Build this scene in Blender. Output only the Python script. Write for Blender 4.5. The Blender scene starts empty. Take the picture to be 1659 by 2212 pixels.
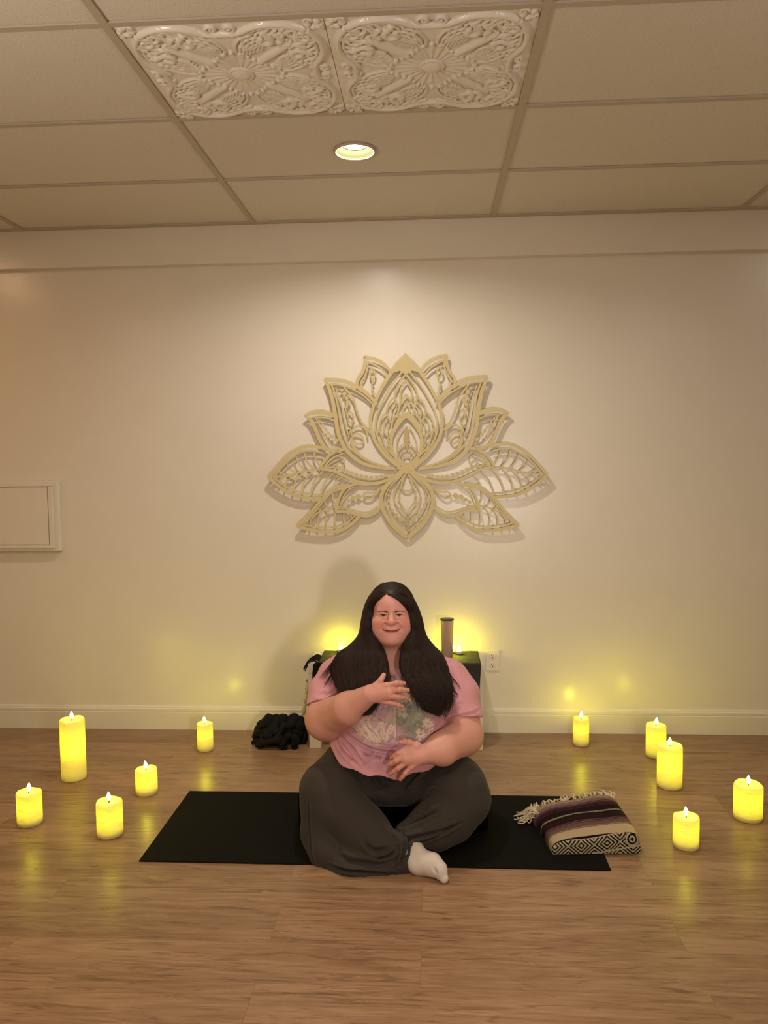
import bpy, bmesh, math, random
import numpy as np
from mathutils import Vector, Matrix
from mathutils.bvhtree import BVHTree

random.seed(7)
RNG = np.random.default_rng(7)
SC = bpy.context.scene
COL = SC.collection
PI = math.pi
CEIL = 2.6655


def lin(r, g, b):
    def c(v):
        v /= 255.0
        return v / 12.92 if v <= 0.04045 else ((v + 0.055) / 1.055) ** 2.4
    return (c(r), c(g), c(b), 1.0)


# ------------------------------------------------------------------ materials
def new_mat(name):
    m = bpy.data.materials.new(name)
    m.use_nodes = True
    nt = m.node_tree
    bsdf = nt.nodes['Principled BSDF']
    return m, nt, bsdf


def node(nt, kind, **kw):
    n = nt.nodes.new(kind)
    for k, v in kw.items():
        if k.startswith('i_'):
            n.inputs[k[2:].replace('_', ' ')].default_value = v
        else:
            setattr(n, k, v)
    return n


def simple_mat(name, col, rough=0.5, metal=0.0, bump=0.0, bscale=200.0, spec=0.5, var=0.0, sheen=0.0):
    m, nt, b = new_mat(name)
    b.inputs['Base Color'].default_value = col
    b.inputs['Roughness'].default_value = rough
    b.inputs['Metallic'].default_value = metal
    b.inputs['Specular IOR Level'].default_value = spec
    if sheen:
        b.inputs['Sheen Weight'].default_value = sheen
        b.inputs['Sheen Roughness'].default_value = 0.5
    if bump or var:
        tc = node(nt, 'ShaderNodeTexCoord')
        nz = node(nt, 'ShaderNodeTexNoise', i_Scale=bscale, i_Detail=3.0)
        nt.links.new(tc.outputs['Object'], nz.inputs['Vector'])
        if bump:
            bp = node(nt, 'ShaderNodeBump', i_Strength=bump, i_Distance=0.002)
            nt.links.new(nz.outputs['Fac'], bp.inputs['Height'])
            nt.links.new(bp.outputs['Normal'], b.inputs['Normal'])
        if var:
            mx = node(nt, 'ShaderNodeMixRGB', blend_type='MIX')
            mx.inputs[1].default_value = tuple(c * (1 - var) for c in col[:3]) + (1,)
            mx.inputs[2].default_value = tuple(min(1, c * (1 + var)) for c in col[:3]) + (1,)
            nt.links.new(nz.outputs['Fac'], mx.inputs[0])
            nt.links.new(mx.outputs[0], b.inputs['Base Color'])
    return m


def attr_mat(name, rough=0.6, spec=0.4, bump=0.0, bscale=300.0, sss=0.0, sheen=0.0):
    """base colour from the mesh's own colour attribute"""
    m, nt, b = new_mat(name)
    a = node(nt, 'ShaderNodeAttribute', attribute_name='Col')
    nt.links.new(a.outputs['Color'], b.inputs['Base Color'])
    b.inputs['Roughness'].default_value = rough
    b.inputs['Specular IOR Level'].default_value = spec
    if sss:
        b.inputs['Subsurface Weight'].default_value = sss
        b.inputs['Subsurface Radius'].default_value = (0.012, 0.005, 0.003)
        b.inputs['Subsurface Scale'].default_value = 0.5
    if sheen:
        b.inputs['Sheen Weight'].default_value = sheen
    if bump:
        tc = node(nt, 'ShaderNodeTexCoord')
        nz = node(nt, 'ShaderNodeTexNoise', i_Scale=bscale, i_Detail=3.0)
        nt.links.new(tc.outputs['Object'], nz.inputs['Vector'])
        bp = node(nt, 'ShaderNodeBump', i_Strength=bump, i_Distance=0.002)
        nt.links.new(nz.outputs['Fac'], bp.inputs['Height'])
        nt.links.new(bp.outputs['Normal'], b.inputs['Normal'])
    return m


def emit_mat(name, col, strength):
    m, nt, b = new_mat(name)
    b.inputs['Base Color'].default_value = (0.8, 0.8, 0.8, 1)
    b.inputs['Emission Color'].default_value = col
    b.inputs['Emission Strength'].default_value = strength
    return m


# wall paint: cream, slightly glossy with roller stipple
def wall_mat():
    m, nt, b = new_mat('wall_paint')
    tc = node(nt, 'ShaderNodeTexCoord')
    n1 = node(nt, 'ShaderNodeTexNoise', i_Scale=160.0, i_Detail=2.0)
    n2 = node(nt, 'ShaderNodeTexNoise', i_Scale=6.0, i_Detail=4.0)
    nt.links.new(tc.outputs['Object'], n1.inputs['Vector'])
    nt.links.new(tc.outputs['Object'], n2.inputs['Vector'])
    mx = node(nt, 'ShaderNodeMixRGB')
    mx.inputs[1].default_value = (0.73, 0.665, 0.56, 1)
    mx.inputs[2].default_value = (0.77, 0.705, 0.60, 1)
    nt.links.new(n2.outputs['Fac'], mx.inputs[0])
    nt.links.new(mx.outputs[0], b.inputs['Base Color'])
    ad = node(nt, 'ShaderNodeMath', operation='ADD')
    ml = node(nt, 'ShaderNodeMath', operation='MULTIPLY')
    ml.inputs[1].default_value = 3.0
    nt.links.new(n2.outputs['Fac'], ml.inputs[0])
    nt.links.new(n1.outputs['Fac'], ad.inputs[0])
    nt.links.new(ml.outputs[0], ad.inputs[1])
    bp = node(nt, 'ShaderNodeBump', i_Strength=0.10, i_Distance=0.002)
    nt.links.new(ad.outputs[0], bp.inputs['Height'])
    nt.links.new(bp.outputs['Normal'], b.inputs['Normal'])
    b.inputs['Roughness'].default_value = 0.27
    b.inputs['Specular IOR Level'].default_value = 0.42
    return m


def tile_mat():
    m, nt, b = new_mat('acoustic_tile')
    tc = node(nt, 'ShaderNodeTexCoord')
    v = node(nt, 'ShaderNodeTexVoronoi', i_Scale=95.0)
    n2 = node(nt, 'ShaderNodeTexNoise', i_Scale=220.0, i_Detail=2.0)
    nt.links.new(tc.outputs['Object'], v.inputs['Vector'])
    nt.links.new(tc.outputs['Object'], n2.inputs['Vector'])
    rp = node(nt, 'ShaderNodeValToRGB')
    rp.color_ramp.elements[0].position = 0.07
    rp.color_ramp.elements[0].color = (0.60, 0.54, 0.46, 1)
    rp.color_ramp.elements[1].position = 0.2
    rp.color_ramp.elements[1].color = (0.86, 0.80, 0.71, 1)
    nt.links.new(v.outputs['Distance'], rp.inputs[0])
    mx = node(nt, 'ShaderNodeMixRGB', blend_type='MULTIPLY')
    mx.inputs[0].default_value = 0.35
    nt.links.new(rp.outputs[0], mx.inputs[1])
    nt.links.new(n2.outputs['Fac'], mx.inputs[2])
    nt.links.new(mx.outputs[0], b.inputs['Base Color'])
    bp = node(nt, 'ShaderNodeBump', i_Strength=0.3, i_Distance=0.002)
    nt.links.new(n2.outputs['Fac'], bp.inputs['Height'])
    nt.links.new(bp.outputs['Normal'], b.inputs['Normal'])
    b.inputs['Roughness'].default_value = 0.9
    return m


def floor_mat():
    m, nt, b = new_mat('oak_plank_floor')
    L = nt.links.new
    tc = node(nt, 'ShaderNodeTexCoord')
    br = node(nt, 'ShaderNodeTexBrick', offset=0.37, offset_frequency=2, squash=1.0)
    br.inputs['Scale'].default_value = 1.0
    br.inputs['Brick Width'].default_value = 1.24
    br.inputs['Row Height'].default_value = 0.183
    br.inputs['Mortar Size'].default_value = 0.0009
    br.inputs['Mortar Smooth'].default_value = 0.6
    br.inputs['Color1'].default_value = (0, 0, 0, 1)
    br.inputs['Color2'].default_value = (1, 1, 1, 1)
    br.inputs['Mortar'].default_value = (0.5, 0.5, 0.5, 1)
    mp0 = node(nt, 'ShaderNodeMapping')
    mp0.inputs['Location'].default_value = (0.038, 0.037, 0)
    L(tc.outputs['Object'], mp0.inputs['Vector'])
    L(mp0.outputs['Vector'], br.inputs['Vector'])
    # per-plank offset of the grain
    sc = node(nt, 'ShaderNodeVectorMath', operation='SCALE')
    sc.inputs['Scale'].default_value = 7.3
    L(br.outputs['Color'], sc.inputs[0])
    ad = node(nt, 'ShaderNodeVectorMath', operation='ADD')
    L(tc.outputs['Object'], ad.inputs[0])
    L(sc.outputs['Vector'], ad.inputs[1])
    mp = node(nt, 'ShaderNodeMapping')
    mp.inputs['Scale'].default_value = (1.1, 9.0, 1.0)
    L(ad.outputs['Vector'], mp.inputs['Vector'])
    # cathedral grain: bands of a stretched noise
    n1 = node(nt, 'ShaderNodeTexNoise', i_Scale=0.9, i_Detail=4.0, i_Roughness=0.52)
    n1.inputs['Distortion'].default_value = 0.6
    L(mp.outputs['Vector'], n1.inputs['Vector'])
    m1 = node(nt, 'ShaderNodeMath', operation='MULTIPLY')
    m1.inputs[1].default_value = 40.0
    L(n1.outputs['Fac'], m1.inputs[0])
    sn = node(nt, 'ShaderNodeMath', operation='SINE')
    L(m1.outputs[0], sn.inputs[0])
    # fine pores
    mp2 = node(nt, 'ShaderNodeMapping')
    mp2.inputs['Scale'].default_value = (9.0, 120.0, 1.0)
    L(ad.outputs['Vector'], mp2.inputs['Vector'])
    n2 = node(nt, 'ShaderNodeTexNoise', i_Scale=1.0, i_Detail=5.0, i_Roughness=0.6)
    L(mp2.outputs['Vector'], n2.inputs['Vector'])
    n3 = node(nt, 'ShaderNodeTexNoise', i_Scale=0.9, i_Detail=2.0)
    L(mp.outputs['Vector'], n3.inputs['Vector'])
    rp = node(nt, 'ShaderNodeValToRGB')
    rp.color_ramp.elements[0].position = 0.0
    rp.color_ramp.elements[0].color = (0.085, 0.043, 0.020, 1)
    rp.color_ramp.elements[1].position = 1.0
    rp.color_ramp.elements[1].color = (0.40, 0.252, 0.140, 1)
    e = rp.color_ramp.elements.new(0.3)
    e.color = (0.255, 0.144, 0.073, 1)
    # combine: 0.5 + 0.25*sin + fine
    a1 = node(nt, 'ShaderNodeMath', operation='MULTIPLY_ADD')
    a1.inputs[1].default_value = 0.13
    a1.inputs[2].default_value = 0.1
    L(sn.outputs[0], a1.inputs[0])
    a2 = node(nt, 'ShaderNodeMath', operation='MULTIPLY_ADD')
    a2.inputs[1].default_value = 1.0
    L(n2.outputs['Fac'], a2.inputs[0])
    L(a1.outputs[0], a2.inputs[2])
    a3 = node(nt, 'ShaderNodeMath', operation='MULTIPLY_ADD')
    a3.inputs[1].default_value = 0.45
    L(n3.outputs['Fac'], a3.inputs[0])
    L(a2.outputs[0], a3.inputs[2])
    a4 = node(nt, 'ShaderNodeMath', operation='SUBTRACT')
    a4.inputs[1].default_value = 0.31
    L(a3.outputs[0], a4.inputs[0])
    L(a4.outputs[0], rp.inputs[0])
    tint = node(nt, 'ShaderNodeMixRGB', blend_type='MULTIPLY')
    tint.inputs[0].default_value = 1.0
    tr = node(nt, 'ShaderNodeValToRGB')
    tr.color_ramp.elements[0].color = (0.86, 0.84, 0.82, 1)
    tr.color_ramp.elements[1].color = (1.1, 1.1, 1.1, 1)
    L(br.outputs['Color'], tr.inputs[0])
    L(rp.outputs[0], tint.inputs[1])
    L(tr.outputs[0], tint.inputs[2])
    # short dark flecks and cathedral lines
    mp3 = node(nt, 'ShaderNodeMapping')
    mp3.inputs['Scale'].default_value = (5.0, 42.0, 1.0)
    L(ad.outputs['Vector'], mp3.inputs['Vector'])
    n4 = node(nt, 'ShaderNodeTexNoise', i_Scale=1.0, i_Detail=6.0, i_Roughness=0.65)
    n4.inputs['Distortion'].default_value = 1.2
    L(mp3.outputs['Vector'], n4.inputs['Vector'])
    fr = node(nt, 'ShaderNodeValToRGB')
    fr.color_ramp.elements[0].position = 0.36
    fr.color_ramp.elements[0].color = (0.60, 0.55, 0.50, 1)
    fr.color_ramp.elements[1].position = 0.47
    fr.color_ramp.elements[1].color = (1, 1, 1, 1)
    L(n4.outputs['Fac'], fr.inputs[0])
    flk = node(nt, 'ShaderNodeMixRGB', blend_type='MULTIPLY')
    flk.inputs[0].default_value = 0.85
    L(tint.outputs[0], flk.inputs[1])
    L(fr.outputs[0], flk.inputs[2])
    tint = flk
    seam = node(nt, 'ShaderNodeMixRGB', blend_type='MULTIPLY')
    L(br.outputs['Fac'], seam.inputs[0])
    L(tint.outputs[0], seam.inputs[1])
    seam.inputs[2].default_value = (0.72, 0.68, 0.64, 1)
    L(seam.outputs[0], b.inputs['Base Color'])
    bp = node(nt, 'ShaderNodeBump', i_Strength=0.12, i_Distance=0.002)
    L(n2.outputs['Fac'], bp.inputs['Height'])
    L(bp.outputs['Normal'], b.inputs['Normal'])
    b.inputs['Roughness'].default_value = 0.33
    b.inputs['Specular IOR Level'].default_value = 0.45
    return m


def wax_mat():
    """translucent wax lit by the lamp inside the shell"""
    m = bpy.data.materials.new('candle_wax')
    m.use_nodes = True
    nt = m.node_tree
    nt.nodes.clear()
    L = nt.links.new
    out = node(nt, 'ShaderNodeOutputMaterial')
    tr = node(nt, 'ShaderNodeBsdfTranslucent')
    tr.inputs['Color'].default_value = (0.92, 0.89, 0.10, 1)
    df = node(nt, 'ShaderNodeBsdfDiffuse')
    df.inputs['Color'].default_value = (0.88, 0.75, 0.55, 1)
    mix = node(nt, 'ShaderNodeMixShader')
    tc = node(nt, 'ShaderNodeTexCoord')
    mp = node(nt, 'ShaderNodeMapping')
    mp.inputs['Scale'].default_value = (25, 25, 170)
    nz = node(nt, 'ShaderNodeTexNoise', i_Scale=1.0, i_Detail=3.0)
    L(tc.outputs['Object'], mp.inputs['Vector'])
    L(mp.outputs['Vector'], nz.inputs['Vector'])
    rp = node(nt, 'ShaderNodeMapRange')
    rp.inputs['From Min'].default_value = 0.3
    rp.inputs['From Max'].default_value = 0.7
    rp.inputs['To Min'].default_value = 0.30
    rp.inputs['To Max'].default_value = 0.70
    L(nz.outputs['Fac'], rp.inputs['Value'])
    L(rp.outputs['Result'], mix.inputs[0])
    L(df.outputs[0], mix.inputs[1])
    L(tr.outputs[0], mix.inputs[2])
    L(mix.outputs[0], out.inputs['Surface'])
    return m


M = {}
M['wall'] = wall_mat()
M['tile'] = tile_mat()
M['floor'] = floor_mat()
M['wax'] = wax_mat()
M['trim'] = simple_mat('trim_paint', (0.74, 0.68, 0.57, 1), 0.32, bump=0.05, bscale=60, var=0.03)
M['tee'] = simple_mat('ceiling_grid_metal', (0.50, 0.43, 0.34, 1), 0.5, var=0.04, bscale=8)
M['tin'] = simple_mat('painted_relief_panel', (0.82, 0.77, 0.69, 1), 0.27, var=0.03, bscale=30)
M['flame'] = emit_mat('led_flame', (1.0, 0.90, 0.035, 1), 150.0)
M['flame_small'] = emit_mat('led_flame_tealight', (1.0, 0.90, 0.03, 1), 240.0)
M['brow'] = simple_mat('brown_brow', (0.085, 0.040, 0.024, 1), 0.6, var=0.2, spec=0.2)
M['wick'] = simple_mat('dark_wick', (0.05, 0.04, 0.03, 1), 0.7, var=0.1)
M['white_wood'] = simple_mat('white_painted_wood', (0.72, 0.65, 0.55, 1), 0.45, var=0.04, bscale=20)
M['black_cloth'] = simple_mat('black_woven_cloth', (0.020, 0.019, 0.015, 1), 0.9, bump=0.9, bscale=90, var=0.5)
M['black_soft'] = simple_mat('black_jersey', (0.0065, 0.0058, 0.0052, 1), 0.9, bump=0.3, bscale=120, var=0.3, spec=0.2)
M['mat'] = simple_mat('black_rubber_mat', (0.0040, 0.0036, 0.0022, 1), 0.85, bump=0.25, bscale=400, var=0.2, spec=0.12)
M['bolster'] = simple_mat('black_canvas', (0.0016, 0.0015, 0.0012, 1), 0.95, bump=0.2, bscale=250, var=0.2, spec=0.05)
M['copper'] = simple_mat('brushed_copper', (0.74, 0.53, 0.39, 1), 0.42, metal=0.5, var=0.05, bscale=30)
M['dark_plastic'] = simple_mat('smoky_plastic', (0.03, 0.025, 0.02, 1), 0.2, var=0.1)
M['plastic'] = simple_mat('ivory_plastic', (0.76, 0.70, 0.58, 1), 0.3, var=0.02)
M['slot'] = simple_mat('slot_dark', (0.01, 0.009, 0.008, 1), 0.6, var=0.1)
M['gold_wood'] = simple_mat('gilt_wood', (0.57, 0.46, 0.22, 1), 0.42, var=0.05, bscale=40, spec=0.5)
M['gold_edge'] = simple_mat('gilt_wood_inner', (0.47, 0.37, 0.17, 1), 0.42, var=0.05, bscale=40, spec=0.5)
M['hair'] = simple_mat('dark_brown_hair', (0.0190, 0.0098, 0.0062, 1), 0.50, var=0.5, bscale=90, spec=0.22)
M['skin'] = attr_mat('skin', rough=0.5, spec=0.4, bump=0.06, bscale=500)
M['eye'] = attr_mat('eye', rough=0.12, spec=0.6)
M['shirt'] = attr_mat('tie_dye_cotton', rough=0.85, spec=0.2, bump=0.15, bscale=500, sheen=0.15)
M['print'] = attr_mat('screen_print', rough=0.8, spec=0.2, bump=0.2, bscale=300)
M['pants'] = simple_mat('charcoal_jersey', (0.044, 0.036, 0.029, 1), 0.9, bump=0.2, bscale=300, var=0.12, spec=0.15, sheen=0.06)
M['sock'] = simple_mat('white_cotton_sock', (0.60, 0.53, 0.46, 1), 0.95, bump=0.4, bscale=420, var=0.08, spec=0.2)
M['blanket'] = attr_mat('woven_blanket', rough=0.95, spec=0.1, bump=0.5, bscale=350)
M['fringe'] = simple_mat('cream_yarn', (0.62, 0.50, 0.34, 1), 0.95, bump=0.4, bscale=300, var=0.15)
M['stick'] = attr_mat('pale_bark', rough=0.8, spec=0.2, bump=0.3, bscale=120)
M['reflector'] = simple_mat('bronze_baffle', (0.011, 0.0112, 0.0062, 1), 0.8, var=0.01, spec=0.0)
M['bulb'] = emit_mat('bulb_glow', (1.0, 0.87, 0.66, 1), 55.0)


# ------------------------------------------------------------------ mesh helpers
def tagp(o, label=None, cat=None, group=None, kind=None):
    if label:
        o['label'] = label
    if cat:
        o['category'] = cat
    if group:
        o['group'] = group
    if kind:
        o['kind'] = kind
    return o


def link(name, me, mat=None, parent=None, loc=None, smooth=None):
    o = bpy.data.objects.new(name, me)
    COL.objects.link(o)
    if mat is not None:
        me.materials.append(mat)
    if loc is not None:
        o.location = loc
    if parent is not None:
        o.parent = parent
    if smooth:
        me.polygons.foreach_set('use_smooth', [True] * len(me.polygons))
    return o


def empty(name, loc, label=None, cat=None, group=None):
    o = bpy.data.objects.new(name, None)
    o.empty_display_size = 0.05
    COL.objects.link(o)
    o.location = loc
    return tagp(o, label, cat, group)


def from_bm(name, bm, mat=None, parent=None, loc=None, smooth=False):
    bmesh.ops.recalc_face_normals(bm, faces=bm.faces[:])
    me = bpy.data.meshes.new(name)
    bm.to_mesh(me)
    bm.free()
    return link(name, me, mat, parent, loc, smooth)


def np_mesh(name, V, F, mat=None, parent=None, loc=None, smooth=True, cols=None):
    """V (n,3), F (m,k) arrays -> mesh object"""
    me = bpy.data.meshes.new(name)
    V = np.asarray(V, np.float32)
    F = np.asarray(F, np.int32)
    k = F.shape[1]
    me.vertices.add(len(V))
    me.vertices.foreach_set('co', V.ravel())
    me.loops.add(F.size)
    me.loops.foreach_set('vertex_index', F.ravel())
    me.polygons.add(len(F))
    me.polygons.foreach_set('loop_start', np.arange(0, F.size, k, dtype=np.int32))
    me.polygons.foreach_set('loop_total', np.full(len(F), k, np.int32))
    me.polygons.foreach_set('use_smooth', np.full(len(F), bool(smooth)))
    me.update(calc_edges=True)
    if cols is not None:
        a = me.color_attributes.new('Col', 'FLOAT_COLOR', 'POINT')
        c = np.ones((len(V), 4), np.float32)
        c[:, :3] = np.asarray(cols)[:, :3]
        a.data.foreach_set('color', c.ravel())
    me.validate()
    return link(name, me, mat, parent, loc)


def add_box(bm, x0, x1, y0, y1, z0, z1, bev=0.0, seg=2):
    r = bmesh.ops.create_cube(bm, size=1.0)
    vs = r['verts']
    bmesh.ops.scale(bm, vec=(x1 - x0, y1 - y0, z1 - z0), verts=vs)
    bmesh.ops.translate(bm, vec=((x0 + x1) / 2, (y0 + y1) / 2, (z0 + z1) / 2), verts=vs)
    if bev > 0:
        es = list({e for v in vs for e in v.link_edges})
        bmesh.ops.bevel(bm, geom=es, offset=bev, segments=seg, affect='EDGES', profile=0.5)


def box_obj(name, x0, x1, y0, y1, z0, z1, mat, parent=None, bev=0.0, seg=2, loc=None):
    bm = bmesh.new()
    add_box(bm, x0, x1, y0, y1, z0, z1, bev, seg)
    return from_bm(name, bm, mat, parent, loc)


def lathe_arrays(prof, n=48, wob=None):
    """profile [(r,z)...] -> V,F ; r=0 ends become poles of coincident ring"""
    V, F = [], []
    for (r, z) in prof:
        for j in range(n):
            a = 2 * PI * j / n
            V.append((r * math.cos(a), r * math.sin(a), z))
    for i in range(len(prof) - 1):
        for j in range(n):
            k = (j + 1) % n
            F.append((i * n + j, i * n + k, (i + 1) * n + k, (i + 1) * n + j))
    return np.array(V), np.array(F)


def lathe(name, prof, mat, parent=None, loc=None, n=48, smooth=True):
    bm = bmesh.new()
    rings = []
    for (r, z) in prof:
        if r < 1e-6:
            rings.append([bm.verts.new((0, 0, z))])
        else:
            rings.append([bm.verts.new((r * math.cos(2 * PI * j / n), r * math.sin(2 * PI * j / n), z)) for j in range(n)])
    for a, b in zip(rings[:-1], rings[1:]):
        for j in range(n):
            k = (j + 1) % n
            if len(a) == 1 and len(b) == 1:
                continue
            if len(a) == 1:
                bm.faces.new((a[0], b[k], b[j]))
            elif len(b) == 1:
                bm.faces.new((a[j], a[k], b[0]))
            else:
                bm.faces.new((a[j], a[k], b[k], b[j]))
    return from_bm(name, bm, mat, parent, loc, smooth)


def smooth_poly(pts, n=8, closed=False):
    """Catmull-Rom through points (any dim)"""
    P = [np.array(p, float) for p in pts]
    out = []
    m = len(P)
    rng = range(m if closed else m - 1)
    for i in rng:
        if closed:
            p0, p1, p2, p3 = P[(i - 1) % m], P[i], P[(i + 1) % m], P[(i + 2) % m]
        else:
            p1, p2 = P[i], P[i + 1]
            p0 = P[i - 1] if i > 0 else 2 * p1 - p2
            p3 = P[i + 2] if i + 2 < m else 2 * p2 - p1
        for s in range(n):
            t = s / n
            out.append(0.5 * (2 * p1 + (p2 - p0) * t + (2 * p0 - 5 * p1 + 4 * p2 - p3) * t * t + (3 * p1 - p0 - 3 * p2 + p3) * t ** 3))
    if not closed:
        out.append(P[-1])
    return np.array(out)


def tube_arrays(path, rad, sides=6, flat=None):
    """tube along path (n,3) with radii (n,) -> V,F"""
    path = np.asarray(path, float)
    n = len(path)
    rad = np.broadcast_to(np.asarray(rad, float), (n,))
    T = np.gradient(path, axis=0)
    T /= np.maximum(np.linalg.norm(T, axis=1, keepdims=True), 1e-9)
    ref = np.array([0.0, 0.0, 1.0]) if abs(T[0][2]) < 0.9 else np.array([1.0, 0.0, 0.0])
    V = np.zeros((n, sides, 3))
    u = np.cross(T[0], ref)
    u /= np.linalg.norm(u)
    for i in range(n):
        u = u - T[i] * (u @ T[i])
        u /= max(np.linalg.norm(u), 1e-9)
        w = np.cross(T[i], u)
        for j in range(sides):
            a = 2 * PI * j / sides
            V[i, j] = path[i] + rad[i] * (math.cos(a) * u + math.sin(a) * w)
    F = []
    for i in range(n - 1):
        for j in range(sides):
            k = (j + 1) % sides
            F.append((i * sides + j, i * sides + k, (i + 1) * sides + k, (i + 1) * sides + j))
    return V.reshape(-1, 3), np.array(F)


class Acc:
    """collects quads into one mesh"""
    def __init__(s):
        s.V, s.F, s.n = [], [], 0

    def add(s, V, F):
        s.V.append(np.asarray(V, float))
        s.F.append(np.asarray(F, int) + s.n)
        s.n += len(V)

    def tube(s, path, rad, sides=6):
        s.add(*tube_arrays(path, rad, sides))

    def build(s, name, mat, parent=None, smooth=True, cols=None, loc=None):
        return np_mesh(name, np.vstack(s.V), np.vstack(s.F), mat, parent, loc, smooth, cols)


# ------------------------------------------------------------------ signed-distance sculpting
def axis(*segs):
    out = []
    for a, b, st in segs:
        k = max(1, int(round((b - a) / st)))
        out += list(a + (b - a) * np.arange(k) / k)
    out.append(segs[-1][1])
    return np.array(out, np.float32)


class Field:
    def __init__(s, xs, ys, zs):
        s.ax = (xs, ys, zs)
        s.f = np.full((len(xs), len(ys), len(zs)), 0.5, np.float32)

    def _sub(s, lo, hi):
        sl, co = [], []
        for i in range(3):
            a = max(0, int(np.searchsorted(s.ax[i], lo[i])) - 1)
            b = min(len(s.ax[i]), int(np.searchsorted(s.ax[i], hi[i])) + 1)
            sl.append(slice(a, max(b, a)))
            shp = [1, 1, 1]
            shp[i] = -1
            co.append(s.ax[i][a:max(b, a)].reshape(shp))
        return tuple(sl), co

    def apply(s, fn, lo, hi, k=0.01, op='add'):
        m = k + 0.012
        sl, (X, Y, Z) = s._sub([v - m for v in lo], [v + m for v in hi])
        a = s.f[sl]
        if a.size == 0:
            return
        d = fn(X, Y, Z).astype(np.float32)
        if op == 'add':
            h = np.maximum(k - np.abs(a - d), 0) / max(k, 1e-6)
            s.f[sl] = np.minimum(a, d) - h * h * k * 0.25
        elif op == 'cut':
            d = -d
            h = np.maximum(k - np.abs(a - d), 0) / max(k, 1e-6)
            s.f[sl] = np.maximum(a, d) + h * h * k * 0.25

    def cone(s, p, q, r1, r2, k=0.01, op='add', frame=None, sq=None):
        p, q = np.array(p, float), np.array(q, float)
        if frame is not None:
            p, q = frame.w(p), frame.w(q)
        R = max(r1, r2)
        lo, hi = np.minimum(p, q) - R, np.maximum(p, q) + R
        ba = q - p
        L2 = max(ba @ ba, 1e-12)

        def fn(X, Y, Z):
            x, y, z = X - p[0], Y - p[1], Z - p[2]
            t = np.clip((x * ba[0] + y * ba[1] + z * ba[2]) / L2, 0, 1)
            d = np.sqrt((x - t * ba[0]) ** 2 + (y - t * ba[1]) ** 2 + (z - t * ba[2]) ** 2)
            return d - (r1 + (r2 - r1) * t)
        s.apply(fn, lo, hi, k, op)

    def chain(s, pts, rads, k=0.01, op='add', frame=None):
        for i in range(len(pts) - 1):
            s.cone(pts[i], pts[i + 1], rads[i], rads[i + 1], k, op, frame)

    def ball(s, c, r, k=0.01, op='add', frame=None):
        """r scalar or (rx,ry,rz); axes follow frame"""
        c = np.array(c, float)
        r = np.array([r] * 3 if np.isscalar(r) else r, float)
        if frame is None:
            Rm, cw = np.eye(3), c
        else:
            Rm, cw = frame.R, frame.w(c)
        ext = np.sqrt(((Rm * r) ** 2).sum(1))

        def fn(X, Y, Z):
            x, y, z = X - cw[0], Y - cw[1], Z - cw[2]
            a = x * Rm[0, 0] + y * Rm[1, 0] + z * Rm[2, 0]
            b = x * Rm[0, 1] + y * Rm[1, 1] + z * Rm[2, 1]
            e = x * Rm[0, 2] + y * Rm[1, 2] + z * Rm[2, 2]
            k0 = np.sqrt((a / r[0]) ** 2 + (b / r[1]) ** 2 + (e / r[2]) ** 2)
            k1 = np.sqrt((a / r[0] ** 2) ** 2 + (b / r[1] ** 2) ** 2 + (e / r[2] ** 2) ** 2)
            return k0 * (k0 - 1.0) / np.maximum(k1, 1e-6)
        s.apply(fn, cw - ext, cw + ext, k, op)

    def plane_cut(s, c, nrm, lo, hi, k=0.004):
        """remove the half space in direction nrm from c inside lo..hi"""
        c, nrm = np.array(c, float), np.array(nrm, float)
        nrm = nrm / np.linalg.norm(nrm)
        sl, (X, Y, Z) = s._sub(lo, hi)
        d = ((X - c[0]) * nrm[0] + (Y - c[1]) * nrm[1] + (Z - c[2]) * nrm[2]).astype(np.float32)
        s.f[sl] = np.maximum(s.f[sl], d)

    def offset(s, fn, lo, hi):
        sl, (X, Y, Z) = s._sub(lo, hi)
        s.f[sl] += fn(X, Y, Z).astype(np.float32)

    def mesh(s, smooth_it=1):
        f = s.f
        ins = f < 0
        c = [ins[:-1, :-1, :-1]]
        cnt = np.zeros(tuple(n - 1 for n in f.shape), np.uint8)
        for dx in (0, 1):
            for dy in (0, 1):
                for dz in (0, 1):
                    cnt += ins[dx:f.shape[0] - 1 + dx, dy:f.shape[1] - 1 + dy, dz:f.shape[2] - 1 + dz]
        act = (cnt > 0) & (cnt < 8)
        I = np.argwhere(act)
        idx = np.full(act.shape, -1, np.int32)
        idx[act] = np.arange(len(I), dtype=np.int32)
        corners = [(a, b, d) for a in (0, 1) for b in (0, 1) for d in (0, 1)]
        val = {cc: f[I[:, 0] + cc[0], I[:, 1] + cc[1], I[:, 2] + cc[2]] for cc in corners}
        pos = {cc: np.stack([s.ax[i][I[:, i] + cc[i]] for i in range(3)], 1) for cc in corners}
        acc = np.zeros((len(I), 3))
        n = np.zeros(len(I))
        for c0 in corners:
            for ax_ in range(3):
                if c0[ax_] == 0:
                    c1 = tuple(1 if i == ax_ else c0[i] for i in range(3))
                    a, b = val[c0], val[c1]
                    m = (a < 0) != (b < 0)
                    t = np.where(m, a / np.where(m, a - b, 1), 0)
                    acc += np.where(m[:, None], pos[c0] + t[:, None] * (pos[c1] - pos[c0]), 0)
                    n += m
        V = acc / np.maximum(n, 1)[:, None]
        F = []
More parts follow.
